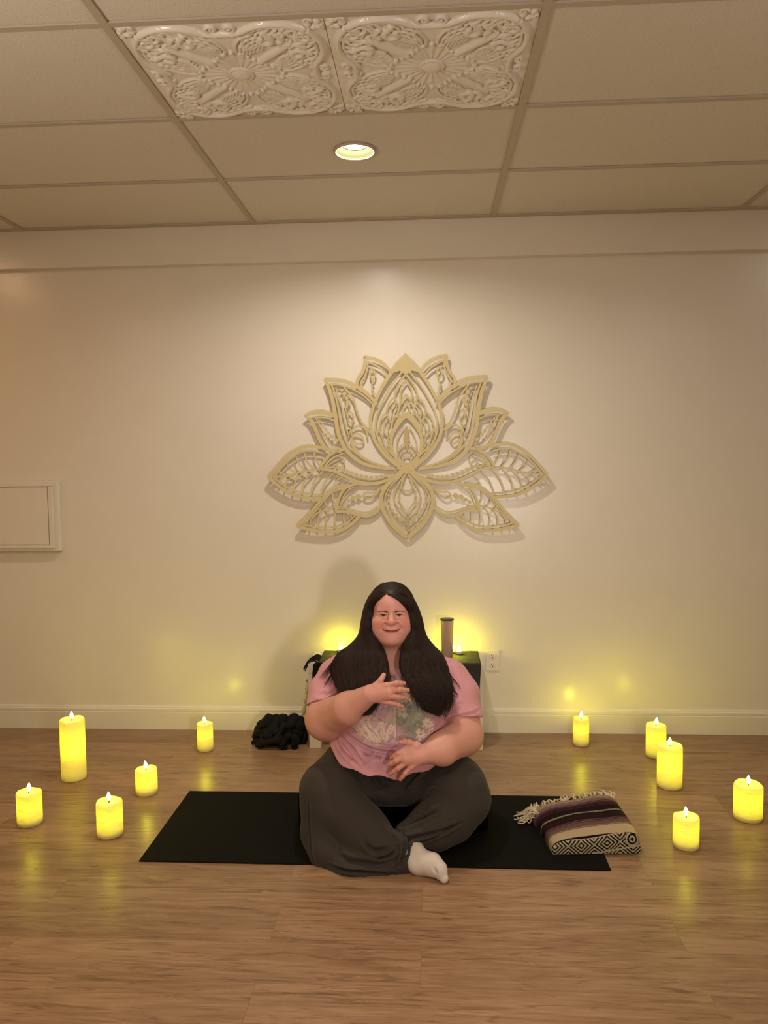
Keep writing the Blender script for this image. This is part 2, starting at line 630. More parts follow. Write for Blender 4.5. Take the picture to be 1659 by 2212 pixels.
        for ax_ in range(3):
            sl0 = [slice(None)] * 3
            sl1 = [slice(None)] * 3
            sl0[ax_] = slice(0, -1)
            sl1[ax_] = slice(1, None)
            a, b = ins[tuple(sl0)], ins[tuple(sl1)]
            E = np.argwhere(a != b)
            o1, o2 = (ax_ + 1) % 3, (ax_ + 2) % 3
            ok = (E[:, o1] > 0) & (E[:, o2] > 0) & (E[:, o1] < f.shape[o1] - 1) & (E[:, o2] < f.shape[o2] - 1)
            E = E[ok]
            sgn = a[E[:, 0], E[:, 1], E[:, 2]]

            def g(d1, d2):
                q = E.copy()
                q[:, o1] += d1
                q[:, o2] += d2
                return idx[q[:, 0], q[:, 1], q[:, 2]]
            Q = np.stack([g(-1, -1), g(0, -1), g(0, 0), g(-1, 0)], 1)
            Q[~sgn] = Q[~sgn][:, ::-1]
            F.append(Q)
        F = np.vstack(F)
        F = F[(F >= 0).all(1)]
        for _ in range(smooth_it):
            S = np.zeros_like(V)
            c_ = np.zeros(len(V))
            for i in range(4):
                np.add.at(S, F[:, i], V[F[:, (i + 1) % 4]])
                np.add.at(c_, F[:, i], 1)
            V = 0.5 * V + 0.5 * S / np.maximum(c_, 1)[:, None]
        return V, F


class Frame:
    def __init__(s, o, R):
        s.o, s.R = np.array(o, float), np.array(R, float)

    def w(s, p):
        return s.o + s.R @ np.array(p, float)

    def inv(s, V):
        return (np.asarray(V) - s.o) @ s.R


def vnoise(V, seed=0, n=5):
    """cheap smooth pseudo-noise in -1..1 from summed sines"""
    r = np.random.default_rng(seed)
    out = 0
    for i in range(n):
        d = r.normal(size=3)
        d /= np.linalg.norm(d)
        out = out + np.sin(V @ d * (2.0 ** (i * 0.6)) + r.uniform(0, 6.28))
    return out / n * 1.6


def seg_dist(px, py, pts):
    """min distance of points to a 2-D polyline"""
    best = np.full(px.shape, 1e9)
    for i in range(len(pts) - 1):
        ax_, ay = pts[i][0], pts[i][1]
        bx, by = pts[i + 1][0] - ax_, pts[i + 1][1] - ay
        L2 = max(bx * bx + by * by, 1e-14)
        t = np.clip(((px - ax_) * bx + (py - ay) * by) / L2, 0, 1)
        best = np.minimum(best, (px - ax_ - t * bx) ** 2 + (py - ay - t * by) ** 2)
    return np.sqrt(best)

# ================================================================== THE ROOM
XL, XR, YB = -3.3, 3.3, -6.2
TX0, TY0, TW, TD = -0.8960, -0.0726, 1.2192, 0.6096


def struct(o):
    o['kind'] = 'structure'
    return o


struct(box_obj('floor', XL, XR, YB, 0.0, -0.06, 0.0, M['floor']))
struct(box_obj('wall_back', XL, XR, 0.0, 0.12, -0.06, CEIL + 0.12, M['wall']))
struct(box_obj('wall_left', XL - 0.12, XL, YB, 0.12, -0.06, CEIL + 0.12, M['wall']))
struct(box_obj('wall_right', XR, XR + 0.12, YB, 0.12, -0.06, CEIL + 0.12, M['wall']))
struct(box_obj('wall_front', XL - 0.12, XR + 0.12, YB - 0.12, YB, -0.06, CEIL + 0.12, M['wall']))
# upper part of the back wall steps forward a little
struct(box_obj('trim_1', XL, XR, -0.052, 0.0, 2.474, CEIL + 0.004, M['wall'], bev=0.002))

# baseboard with a stepped cap
bm = bmesh.new()
prof = [(-0.016, 0.0), (-0.016, 0.094), (-0.012, 0.0965), (-0.012, 0.100), (-0.0145, 0.102), (-0.0145, 0.114), (-0.009, 0.117), (-0.009, 0.121), (-0.007, 0.126), (-0.002, 0.128), (0.0, 0.128), (0.0, 0.0)]
va = [bm.verts.new((XL, y, z)) for y, z in prof]
vb = [bm.verts.new((XR, y, z)) for y, z in prof]
for i in range(len(prof)):
    j = (i + 1) % len(prof)
    bm.faces.new((va[i], va[j], vb[j], vb[i]))
bm.faces.new(va)
bm.faces.new(vb)
struct(from_bm('baseboard_back', bm, M['trim']))

# ceiling: lay-in tiles, one of them with a round cut-out for the lamp
LX, LY, LR = -0.289, -0.952, 0.078
xs = [XL] + [TX0 + k * TW for k in range(-1, 4) if XL < TX0 + k * TW < XR] + [XR]
ys = [0.0] + [TY0 - k * TD for k in range(0, 11) if TY0 - k * TD > YB] + [YB]
ZT = CEIL + 0.007
bm = bmesh.new()
for i in range(len(xs) - 1):
    for j in range(len(ys) - 1):
        x0, x1, y1, y0 = xs[i], xs[i + 1], ys[j], ys[j + 1]
        if x0 < LX < x1 and y0 < LY < y1:
            n = 64
            inn, out = [], []
            for q in range(n):
                a = 2 * PI * q / n
                c, s_ = math.cos(a), math.sin(a)
                inn.append(bm.verts.new((LX + LR * c, LY + LR * s_, ZT)))
                t = min((x1 - LX) / c if c > 1e-9 else 1e9, (x0 - LX) / c if c < -1e-9 else 1e9,
                        (y1 - LY) / s_ if s_ > 1e-9 else 1e9, (y0 - LY) / s_ if s_ < -1e-9 else 1e9)
                out.append(bm.verts.new((LX + t * c, LY + t * s_, ZT)))
            for q in range(n):
                r_ = (q + 1) % n
                bm.faces.new((inn[q], inn[r_], out[r_], out[q]))
            for (cx_, cy_) in ((x0, y0), (x0, y1), (x1, y0), (x1, y1)):
                a = math.atan2(cy_ - LY, cx_ - LX) % (2 * PI)
                q = int(a / (2 * PI) * n)
                v = bm.verts.new((cx_, cy_, ZT))
                bm.faces.new((out[q], out[(q + 1) % n], v))
        else:
            bm.faces.new([bm.verts.new(p) for p in ((x0, y0, ZT), (x1, y0, ZT), (x1, y1, ZT), (x0, y1, ZT))])
for f in bm.faces:
    f.normal_update()
    if f.normal.z > 0:
        f.normal_flip()
me = bpy.data.meshes.new('ceiling')
bm.to_mesh(me)
bm.free()
struct(link('ceiling', me, M['tile']))

# exposed tee grid
bm = bmesh.new()
for x in xs[1:-1]:
    add_box(bm, x - 0.0125, x + 0.0125, YB, 0.0, CEIL, CEIL + 0.006)
for y in ys[1:-1]:
    for i in range(len(xs) - 1):
        add_box(bm, xs[i] + 0.0126, xs[i + 1] - 0.0126, y - 0.0115, y + 0.0115, CEIL + 0.0008, CEIL + 0.006)
add_box(bm, XL, XR, -0.074, -0.052, CEIL - 0.0005, CEIL + 0.004)
struct(from_bm('trim_2', bm, M['tee']))

# ------------------------------------------------------------------ pressed relief panels in the ceiling
def spiral(cx, cy, r0, turns, a0, sgn=1, n=40):
    return [(cx + r0 * (1 - 0.86 * t) * math.cos(a0 + sgn * turns * 2 * PI * t), cy + r0 * (1 - 0.86 * t) * math.sin(a0 + sgn * turns * 2 * PI * t)) for t in np.linspace(0, 1, n)]


def relief(N=240, S=0.2975):
    g = np.linspace(-S, S, N)
    U0, V0 = np.meshgrid(g, g, indexing='ij')
    U, V = np.abs(U0), np.abs(V0)
    H = np.zeros_like(U)
    R = np.hypot(U, V)
    A = np.arctan2(V, U)

    def stroke(pts, w, h):
        nonlocal H
        d = seg_dist(U, V, pts)
        H = np.maximum(H, h * np.sqrt(np.maximum(0, 1 - (d / w) ** 2)))
    # central boss and flutes
    H += 0.004 * np.clip((R - 0.028) / 0.02, 0, 1) * np.clip((0.125 - R) / 0.02, 0, 1) * (0.5 + 0.5 * np.cos(24 * A))
    H = np.maximum(H, 0.016 * np.sqrt(np.maximum(0, 1 - (R / 0.034) ** 2)))
    H = np.maximum(H, 0.008 * np.sqrt(np.maximum(0, 1 - ((R - 0.036) / 0.006) ** 2)))
    # bead swags between the four points
    for t in np.linspace(0.0, 1, 9):
        ang = t * PI / 2
        rr = 0.098 + 0.034 * abs(math.cos(2 * ang)) ** 1.5
        d = np.hypot(U - rr * math.cos(ang), V - rr * math.sin(ang))
        H = np.maximum(H, 0.011 * np.sqrt(np.maximum(0, 1 - (d / 0.009) ** 2)))
    for (a, b, r) in ((0.2, 0.06, 0.6), (0.17, 0.17, 0.8)):
        for q in range(4):
            d = np.hypot(U - a - 0.016 * q, V - b - 0.011 * q * r)
            H = np.maximum(H, 0.009 * np.sqrt(np.maximum(0, 1 - (d / 0.0075) ** 2)))
    for sw in (0, 1):
        f = (lambda L: [(b, a) for a, b in L]) if sw else (lambda L: L)
        stroke(f(spiral(0.205, 0.232, 0.036, 1.6, PI * 0.9, -1)), 0.0075, 0.012)
        stroke(f(smooth_poly([(0.0, 0.236), (0.045, 0.240), (0.085, 0.262), (0.13, 0.276), (0.19, 0.270), (0.236, 0.246)])), 0.010, 0.014)
        stroke(f(smooth_poly([(0.02, 0.222), (0.07, 0.236), (0.12, 0.258), (0.17, 0.257)])), 0.006, 0.009)
        stroke(f(spiral(0.024, 0.262, 0.019, 1.3, -PI / 2, 1)), 0.006, 0.010)
        stroke(f(spiral(0.252, 0.284, 0.013, 1.2, 0, 1)), 0.005, 0.009)
        for q in range(5):
            a = 0.020 + 0.017 * q
            stroke(f(smooth_poly([(a * 0.8, 0.135 + 0.004 * q), (a, 0.165), (a + 0.022 + 0.006 * q, 0.205 - 0.006 * q), (a + 0.062 + 0.01 * q, 0.226 - 0.012 * q)])), 0.0052, 0.0085)
        stroke(f(smooth_poly([(0.115, 0.235), (0.135, 0.205), (0.125, 0.180), (0.100, 0.186), (0.104, 0.205)])), 0.011, 0.014)
        stroke(f(smooth_poly([(0.15, 0.222), (0.165, 0.196), (0.152, 0.180)])), 0.010, 0.012)
        stroke(f(spiral(0.045, 0.155, 0.014, 1.1, PI, -1)), 0.005, 0.009)
        for q in range(6):
            stroke(f(smooth_poly([(0.108 + 0.006 * q, 0.030 + 0.012 * q), (0.16 + 0.004 * q, 0.045 + 0.014 * q), (0.215, 0.052 + 0.02 * q), (0.262 - 0.004 * q, 0.07 + 0.022 * q)])), 0.005, 0.008)
    stroke(smooth_poly([(0.075, 0.075), (0.13, 0.125), (0.18, 0.17)]), 0.013, 0.013)
    for q in (-1, 1):
        stroke(smooth_poly([(0.155, 0.155), (0.185 + 0.02 * q, 0.185 - 0.02 * q), (0.225 + 0.03 * q, 0.225 - 0.03 * q)]), 0.009, 0.010)
    for (a, b) in ((0.265, 0.25), (0.25, 0.265), (0.278, 0.278), (0.235, 0.205), (0.205, 0.19)):
        d = np.hypot(U - a, V - b)
        H = np.maximum(H, 0.010 * np.sqrt(np.maximum(0, 1 - (d / 0.011) ** 2)))
    edge = np.clip((S - np.maximum(U, V)) / 0.005, 0, 1)
    return g, U0, V0, H * edge


g, U0, V0, HH = relief()
N = len(g)
ii, jj = np.meshgrid(np.arange(N - 1), np.arange(N - 1), indexing='ij')
Fq = np.stack([(ii * N + jj), (ii * N + jj + 1), ((ii + 1) * N + jj + 1), ((ii + 1) * N + jj)], -1).reshape(-1, 4)
for q, (cx_, lab) in enumerate(((TX0 + TW / 4 + 0.0060, 'pressed white ceiling panel with scroll relief, left of the joined pair'),
                                (TX0 + 3 * TW / 4 - 0.0060, 'pressed white ceiling panel with scroll relief, right of the joined pair'))):
    V = np.stack([U0 * 1.0, V0, -HH * 1.0], -1).reshape(-1, 3)
    o = np_mesh('ceiling_panel', V, Fq, M['tin'], loc=(cx_, TY0 - 2.5 * TD, CEIL + 0.0055))
    tagp(o, lab, 'ceiling panel', 'relief panels in the ceiling grid')

# ------------------------------------------------------------------ recessed lamp
dl = empty('recessed_downlight', (LX, LY, CEIL), 'lit round recessed lamp in the ceiling tile above the lotus', 'ceiling light')
lathe('trim_ring', [(0.074, 0.012), (0.074, 0.0), (0.0745, -0.003), (0.0790, -0.0035), (0.0835, -0.0015), (0.0835, 0.0066), (0.080, 0.0066), (0.078, 0.012), (0.074, 0.012)], M['tee'], dl, n=64)
lathe('reflector', [(0.0742, -0.0028), (0.0735, 0.0), (0.0715, 0.006), (0.048, 0.025), (0.047, 0.03), (0.052, 0.03), (0.0738, 0.010), (0.0746, -0.0028), (0.0742, -0.0028)], M['reflector'], dl, n=64)
lathe('lamp_lens', [(0.0, 0.0255), (0.047, 0.0265), (0.0475, 0.032), (0.0, 0.032)], M['bulb'], dl, n=48)


def area(name, loc, energy, col, size=0.09, target=None, parent=None, spread=None):
    l = bpy.data.lights.new(name, 'AREA')
    l.shape = 'DISK'
    l.size = size
    l.energy = energy
    l.color = col
    if spread:
        l.spread = spread
    o = bpy.data.objects.new(name, l)
    COL.objects.link(o)
    o.location = loc
    if target is not None:
        d = Vector(target) - Vector(loc)
        o.rotation_euler = d.to_track_quat('-Z', 'Y').to_euler()
    if parent is not None:
        o.parent = parent
    return o


WARM = (1.0, 0.87, 0.72)
area('lamp_beam', (0, 0, 0.0245), 17.0, (1.0, 0.91, 0.80), 0.090, parent=dl)
for (x, y, e, c) in ((-2.73, -0.95, 4.6, (1.0, 0.58, 0.32)), (2.25, -0.95, 3.5, (1.0, 0.92, 0.92)),
                     (-0.289, -3.39, 20.0, WARM), (-2.73, -3.39, 8.0, (1.0, 0.60, 0.34)), (2.15, -3.39, 8.0, WARM),
                     (-0.289, -5.2, 14.0, WARM)):
    area('ceiling_lamp', (x, y, CEIL - 0.008), e, c, 0.09)
# lamp beside the photographer (throws the soft shadow on the wall) and added fills aimed at the ceiling
def spot(name, loc, target, energy, col, size, blend, rad):
    l = bpy.data.lights.new(name, 'SPOT')
    l.energy = energy
    l.color = col
    l.spot_size = math.radians(size)
    l.spot_blend = blend
    l.shadow_soft_size = rad
    o = bpy.data.objects.new(name, l)
    COL.objects.link(o)
    o.location = loc
    o.rotation_euler = (Vector(target) - Vector(loc)).to_track_quat('-Z', 'Y').to_euler()
    return o


spot('side_lamp', (0.62, -4.25, 1.08), (-0.15, -0.6, 0.95), 110.0, (1.0, 0.88, 0.76), 62, 1.0, 0.10)
spot('ceiling_fill', (-1.5, -3.6, 1.75), (-1.3, -3.3, 2.6), 82.0, (1.0, 0.88, 0.74), 150, 0.8, 0.12)  # unseen fill added to brighten the ceiling, no lamp known there
spot('ceiling_fill', (1.7, -3.9, 1.75), (1.5, -3.6, 2.6), 58.0, (1.0, 0.91, 0.82), 150, 0.8, 0.12)  # second added fill for the right half of the ceiling

w = bpy.data.worlds.new('room_air')
SC.world = w
w.use_nodes = True
w.node_tree.nodes['Background'].inputs['Color'].default_value = (1.0, 0.8, 0.6, 1)
w.node_tree.nodes['Background'].inputs['Strength'].default_value = 0.05

# ------------------------------------------------------------------ camera
cam = bpy.data.cameras.new('camera')
cam.sensor_fit = 'HORIZONTAL'
cam.sensor_width = 36.0
cam.lens = 36.7334
cam.clip_start = 0.05
co = bpy.data.objects.new('camera', cam)
COL.objects.link(co)
r_ = Vector((0.998149, 0.059045, -0.011158)).normalized()
f_ = Vector((-0.059657, 0.996035, -0.066025)).normalized()
r_ = (r_ - f_ * r_.dot(f_)).normalized()
u_ = r_.cross(f_)
co.matrix_world = Matrix(((r_.x, u_.x, -f_.x, 0.0), (r_.y, u_.y, -f_.y, -4.11915), (r_.z, u_.z, -f_.z, 1.45063), (0, 0, 0, 1)))
SC.camera = co
SC.view_settings.view_transform = 'Standard'
SC.view_settings.look = 'None'
SC.view_settings.exposure = 0.06
SC.view_settings.gamma = 1.0

# ================================================================== LOTUS ON THE WALL
LCX, LCZ, LK = -0.124, 1.4085, 0.000930
lotus = empty('lotus_wall_art', (LCX, 0, LCZ), 'large gold openwork wooden lotus hanging on the cream wall', 'wall art')


def lw(p, mirror):
    x = (p[0] - 822) * LK
    return (-x if mirror else x, (700 - p[1]) * LK)


def ribbon(acc, pts, wid, mirror=False, layer=0.0, thick=0.005, closed=False, sm=6):
    P = smooth_poly(pts, sm, closed) if sm else np.array(pts, float)
    P = np.array([lw(p, mirror) for p in P])
    n = len(P)
    if closed:
        T = np.roll(P, -1, 0) - np.roll(P, 1, 0)
    else:
        T = np.gradient(P, axis=0)
    T /= np.maximum(np.linalg.norm(T, axis=1, keepdims=True), 1e-9)
    Nn = np.stack([-T[:, 1], T[:, 0]], 1)
    w_ = np.broadcast_to(np.asarray(wid, float), (n,)) * LK * 0.5 if not isinstance(wid, (list, tuple)) else np.interp(np.linspace(0, 1, n), np.linspace(0, 1, len(wid)), wid) * LK * 0.5
    A = P + Nn * w_[:, None]
    B = P - Nn * w_[:, None]

    def dep(Q):
        r = np.hypot(Q[:, 0], Q[:, 1])
        return -(0.016 + 0.030 * np.clip(r / 0.72, 0, 1.1) ** 1.6 + layer)
    V = []
    for Q, off in ((A, 0), (B, 0), (B, thick), (A, thick)):
        y = dep(Q) + off
        V.append(np.stack([Q[:, 0], y, Q[:, 1]], 1))
    V = np.concatenate(V)
    F = []
    m = n if closed else n - 1
    for i in range(m):
        j = (i + 1) % n
        for a in range(4):
            b = (a + 1) % 4
            F.append((a * n + i, a * n + j, b * n + j, b * n + i))
    if not closed:
        F.append((0, n, 2 * n, 3 * n))
        F.append((n - 1, 4 * n - 1, 3 * n - 1, 2 * n - 1))
    acc.add(V, F)


def disc(acc, c, r, mirror=False, layer=-0.003, thick=0.004):
    ang = np.linspace(0, 2 * PI, 17)[:-1]
    ribbon(acc, [(c[0] + r * 0.5 * math.cos(a), c[1] + r * 0.5 * math.sin(a)) for a in ang], r * 1.02, mirror, layer, thick, True, 0)


def fill(acc, pts, mirror=False, layer=0.0, thick=0.005):
    """filled polygon (fan around the centroid, built of thin quads)"""
    P = np.array([lw(p, mirror) for p in pts])
    c = P.mean(0)
    n = len(P)
    r = np.hypot(P[:, 0], P[:, 1])
    yf = -(0.016 + 0.030 * np.clip(r / 0.72, 0, 1.1) ** 1.6 + layer)
    yc = -(0.016 + 0.030 * np.clip(np.hypot(*c) / 0.72, 0, 1.1) ** 1.6 + layer)
    V = [(p[0], y, p[1]) for p, y in zip(P, yf)] + [(p[0], y + thick, p[1]) for p, y in zip(P, yf)] + [(c[0], yc, c[1]), (c[0], yc + thick, c[1])]
    F = []
    for i in range(n):
        j = (i + 1) % n
        F.append((i, j, n + j, n + i))
        F.append((2 * n, i, j, j))
        F.append((2 * n + 1, n + j, n + i, n + i))
    acc.tri = True
    V = np.array(V)
    # triangles kept as quads with a mid point
    F2 = []
    V = list(map(tuple, V))
    for f in F:
        if f[2] == f[3]:
            a, b, d = f[0], f[1], f[2]
            m = tuple((np.array(V[b]) + np.array(V[d])) / 2)
            V.append(m)
            F2.append((a, b, len(V) - 1, d))
        else:
            F2.append(f)
    acc.add(np.array(V), np.array(F2))


IN = -0.0022   # inner tracery sits a little behind the frames


def petal(name, strokes, mats='gold_wood', label=None):
    for mir in (False, True):
        a = Acc()
        for st in strokes:
            if st[0] == 'd':
                disc(a, st[1], st[2], mir)
            elif st[0] == 'f':
                fill(a, st[1], mir)
            else:
                ribbon(a, st[1], st[2], mir, IN if st[0] == 'i' else 0.0, 0.004 if st[0] == 'i' else 0.0055)
        o = a.build(name, M[mats], lotus, smooth=False)


def veins(mid, outer_pts, w=7):
    return [('i', list(p), w) for p in outer_pts]


# upper leaf behind
petal('leaf', [
    ('o', [(1262, 592), (1330, 575), (1400, 575), (1480, 615), (1545, 680), (1600, 745)], 18),
    ('o', [(1600, 745), (1540, 800), (1450, 850), (1365, 866), (1300, 868)], 18),
    ('o', [(1290, 612), (1350, 599), (1410, 602), (1470, 637), (1530, 692), (1574, 745)], 9),
    ('o', [(1574, 745), (1520, 788), (1440, 828), (1355, 844), (1285, 850)], 9),
    ('i', [(1585, 745), (1480, 735), (1400, 712), (1310, 702), (1240, 712)], 10),
    ('i', [(1300, 700), (1335, 645), (1345, 600)], 9), ('i', [(1345, 704), (1385, 655), (1400, 603)], 9), ('i', [(1393, 710), (1430, 668), (1448, 622)], 9),
    ('i', [(1443, 724), (1482, 696), (1498, 662)], 8), ('i', [(1500, 736), (1528, 720), (1545, 714)], 8), ('i', [(1545, 742), (1560, 735), (1566, 738)], 7),
    ('i', [(1190, 742), (1225, 780), (1245, 850)], 9), ('i', [(1235, 722), (1285, 780), (1310, 855)], 9), ('i', [(1290, 704), (1342, 770), (1365, 848)], 9), ('i', [(1345, 704), (1398, 765), (1415, 838)], 9),
    ('i', [(1400, 714), (1450, 766), (1462, 820)], 9), ('i', [(1452, 728), (1496, 766), (1505, 796)], 8), ('i', [(1510, 738), (1535, 760), (1540, 774)], 8),
])
# lower leaf
petal('leaf', [
    ('o', [(1150, 792), (1230, 808), (1300, 866), (1360, 938), (1444, 1024)], 18),
    ('o', [(1444, 1024), (1350, 1047), (1250, 1055), (1160, 1030), (1085, 962)], 18),
    ('o', [(1175, 806), (1240, 830), (1300, 888), (1350, 950), (1418, 1016)], 8),
    ('o', [(1418, 1012), (1340, 1026), (1250, 1033), (1170, 1008), (1108, 958)], 8),
    ('i', [(1428, 1015), (1350, 962), (1280, 927), (1215, 915), (1160, 920)], 9),
    ('i', [(1215, 915), (1238, 880), (1240, 830)], 8), ('i', [(1262, 922), (1285, 895), (1290, 870)], 8), ('i', [(1305, 938), (1325, 922), (1330, 915)], 8), ('i', [(1345, 960), (1362, 950), (1368, 955)], 7),
    ('i', [(1130, 935), (1140, 965), (1128, 985)], 8), ('i', [(1165, 920), (1182, 965), (1175, 1015)], 8), ('i', [(1205, 915), (1232, 965), (1225, 1035)], 8), ('i', [(1250, 920), (1282, 970), (1280, 1035)], 8),
    ('i', [(1295, 932), (1325, 975), (1328, 1030)], 8), ('i', [(1340, 958), (1368, 990), (1368, 1022)], 7), ('i', [(1385, 985), (1400, 1000), (1400, 1015)], 7),
])
# small petal at the side
petal('petal', [
    ('o', [(1222, 402), (1290, 382), (1350, 386), (1392, 404)], [24, 26, 22, 6]),
    ('o', [(1392, 402), (1357, 428), (1332, 480), (1307, 540), (1270, 588), (1200, 602)], [6, 22, 22, 22, 20, 16]),
    ('i', [(1222, 432), (1280, 412), (1340, 412)], 9), ('i', [(1330, 414), (1300, 470), (1275, 525), (1245, 568), (1190, 590)], 9),
    ('i', [(1318, 418), (1275, 480), (1240, 522), (1205, 548)], 4),
    ('d', (1308, 430), 6), ('d', (1292, 452), 7), ('d', (1275, 478), 7), ('d', (1258, 500), 8), ('d', (1240, 520), 10), ('d', (1214, 542), 11),
])
# small petal at the top
petal('petal', [
    ('o', [(902, 168), (940, 125), (990, 95), (1054, 82)], [14, 18, 18, 20]),
    ('o', [(1050, 82), (1048, 122), (1065, 170), (1092, 210), (1090, 248)], [16, 18, 18, 16, 14]),
    ('o', [(922, 188), (960, 147), (1010, 117), (1036, 110)], 10), ('o', [(1034, 112), (1035, 140), (1050, 185), (1070, 215), (1066, 250)], 10),
    ('i', [(1010, 138), (992, 175), (1004, 202), (1022, 180), (1012, 140)], 9),
    ('i', [(1006, 205), (1012, 250), (1000, 300)], 5), ('d', (1006, 222), 8), ('d', (1011, 245), 7), ('d', (1008, 265), 8), ('d', (1003, 285), 8),
])
# large side petal
petal('petal', [
    ('o', [(985, 345), (1030, 292), (1090, 247), (1170, 212), (1272, 202)], [16, 20, 22, 22, 20]),
    ('o', [(1272, 200), (1240, 290), (1220, 400), (1205, 500), (1165, 590), (1090, 660), (1000, 692), (885, 708)], [16, 22, 22, 22, 22, 20, 16, 8]),
    ('o', [(1000, 352), (1045, 305), (1110, 262), (1180, 235), (1240, 226)], 9),
    ('o', [(1238, 228), (1214, 300), (1197, 400), (1180, 500), (1140, 578), (1070, 640), (980, 680), (890, 700)], 10),
    ('i', [(1215, 245), (1188, 330), (1172, 420), (1150, 510)], 8),
    ('i', [(1168, 245), (1118, 310), (1100, 375), (1072, 440), (1030, 492)], 11),
    ('i', [(1040, 532), (1050, 485), (1090, 462), (1128, 490), (1122, 540), (1086, 566), (1062, 545), (1078, 514), (1112, 505), (1130, 540), (1105, 605), (1050, 652), (960, 690)], [9, 9, 10, 10, 10, 9, 9, 10, 12, 16, 20, 18, 10]),
    ('i', [(1142, 374), (1119, 405), (1126, 445), (1150, 425), (1142, 376)], 9), ('i', [(1126, 445), (1138, 490), (1148, 520)], 7), ('i', [(1150, 425), (1158, 380), (1168, 330)], 5),
    ('d', (1180, 262), 9), ('d', (1166, 282), 12), ('d', (1155, 306), 11), ('d', (1146, 330), 14), ('d', (1156, 350), 10),
])
# middle petal running out sideways
petal('petal', [
    ('o', [(1168, 590), (1238, 610), (1288, 658), (1310, 700)], 16), ('o', [(1310, 700), (1240, 710), (1170, 745), (1100, 775), (1000, 785), (900, 752), (838, 700)], [14, 16, 16, 18, 18, 18, 20]),
    ('o', [(1172, 612), (1228, 632), (1270, 672), (1290, 694)], 7), ('o', [(1290, 690), (1220, 695), (1150, 728), (1080, 753), (1000, 763), (910, 735)], 8),
    ('i', [(1182, 692), (1172, 655), (1205, 628), (1248, 648), (1290, 690)], [9, 9, 10, 14, 8]), ('i', [(1184, 690), (1206, 695), (1216, 674), (1196, 664)], 8), ('i', [(1210, 650), (1250, 670), (1285, 692)], 8),
    ('i', [(1180, 700), (1105, 732), (1020, 750), (930, 735)], 3),
] + [('d', p, 8) for p in ((1160, 710), (1132, 722), (1105, 732), (1078, 740), (1050, 747), (1022, 750), (994, 749), (966, 744), (945, 740))])
# lower petal with three beads
petal('petal', [
    ('o', [(1100, 784), (1168, 808), (1204, 860), (1226, 942)], 15), ('o', [(1226, 942), (1160, 944), (1100, 962), (1040, 968), (985, 935), (958, 885)], 16),
    ('o', [(1112, 800), (1156, 824), (1186, 868), (1206, 928)], 6), ('o', [(1206, 926), (1150, 928), (1090, 945), (1040, 948), (990, 920)], 7),
    ('i', [(900, 760), (970, 815), (1000, 850), (1040, 872), (1066, 856), (1050, 836), (1010, 835), (955, 800)], [14, 12, 10, 9, 9, 9, 10, 14]),
    ('i', [(1066, 858), (1110, 862), (1180, 895)], 4), ('d', (1096, 858), 14), ('d', (1127, 866), 13), ('d', (1152, 880), 10), ('d', (1174, 895), 9),
])
# central petal, its scales and inner petal
petal('petal', [
    ('f', [(822, 64), (846, 88), (871, 111), (890, 140), (915, 166), (892, 170), (856, 160), (822, 184)]),
    ('o', [(862, 118), (905, 172), (955, 250), (1000, 340), (1022, 420), (1016, 500), (985, 572), (930, 640), (862, 692)], [24, 22, 18, 18, 18, 18, 18, 18, 24]),
    ('o', [(838, 162), (890, 222), (945, 312), (985, 400), (995, 480), (972, 552), (918, 630), (860, 684)], 10),
    ('i', [(822, 178), (866, 240), (886, 300), (868, 345)], 11), ('i', [(822, 212), (850, 258), (854, 310), (842, 345)], 10),
    ('i', [(822, 290), (852, 335), (866, 380), (858, 415)], 11), ('i', [(822, 332), (838, 362), (842, 392)], 9),
    ('i', [(876, 302), (912, 330), (930, 382), (912, 436)], 10), ('i', [(878, 330), (902, 362), (904, 405), (888, 432)], 9), ('i', [(872, 350), (890, 390), (880, 420)], 6),
    ('i', [(928, 384), (960, 420), (972, 482), (950, 545)], 10), ('i', [(918, 408), (942, 442), (946, 492), (925, 525)], 9), ('i', [(905, 430), (925, 465), (925, 500)], 7),
    ('i', [(860, 390), (892, 420), (905, 470), (900, 520)], 10), ('i', [(856, 405), (878, 440), (888, 470)], 8),
    ('i', [(966, 460), (986, 510), (970, 570), (925, 630), (880, 668)], 10), ('i', [(946, 490), (956, 530), (940, 582), (900, 630)], 9), ('i', [(926, 520), (930, 560), (912, 605), (885, 640)], 8),
    ('i', [(905, 500), (925, 530), (915, 580)], 7),
    ('o', [(822, 396), (868, 450), (904, 520), (906, 590), (884, 640), (850, 678)], [34, 24, 18, 18, 20, 26]),
    ('i', [(838, 470), (866, 520), (878, 575), (868, 630)], 6),
    ('i', [(822, 566), (848, 574), (868, 600), (872, 630)], 9), ('i', [(822, 596), (844, 604), (860, 630)], 8),
    ('i', [(822, 632), (838, 640), (846, 656), (838, 674), (822, 682)], 8),
    ('i', [(846, 600), (840, 632)], 4), ('i', [(862, 620), (846, 645)], 4),
], 'gold_wood')
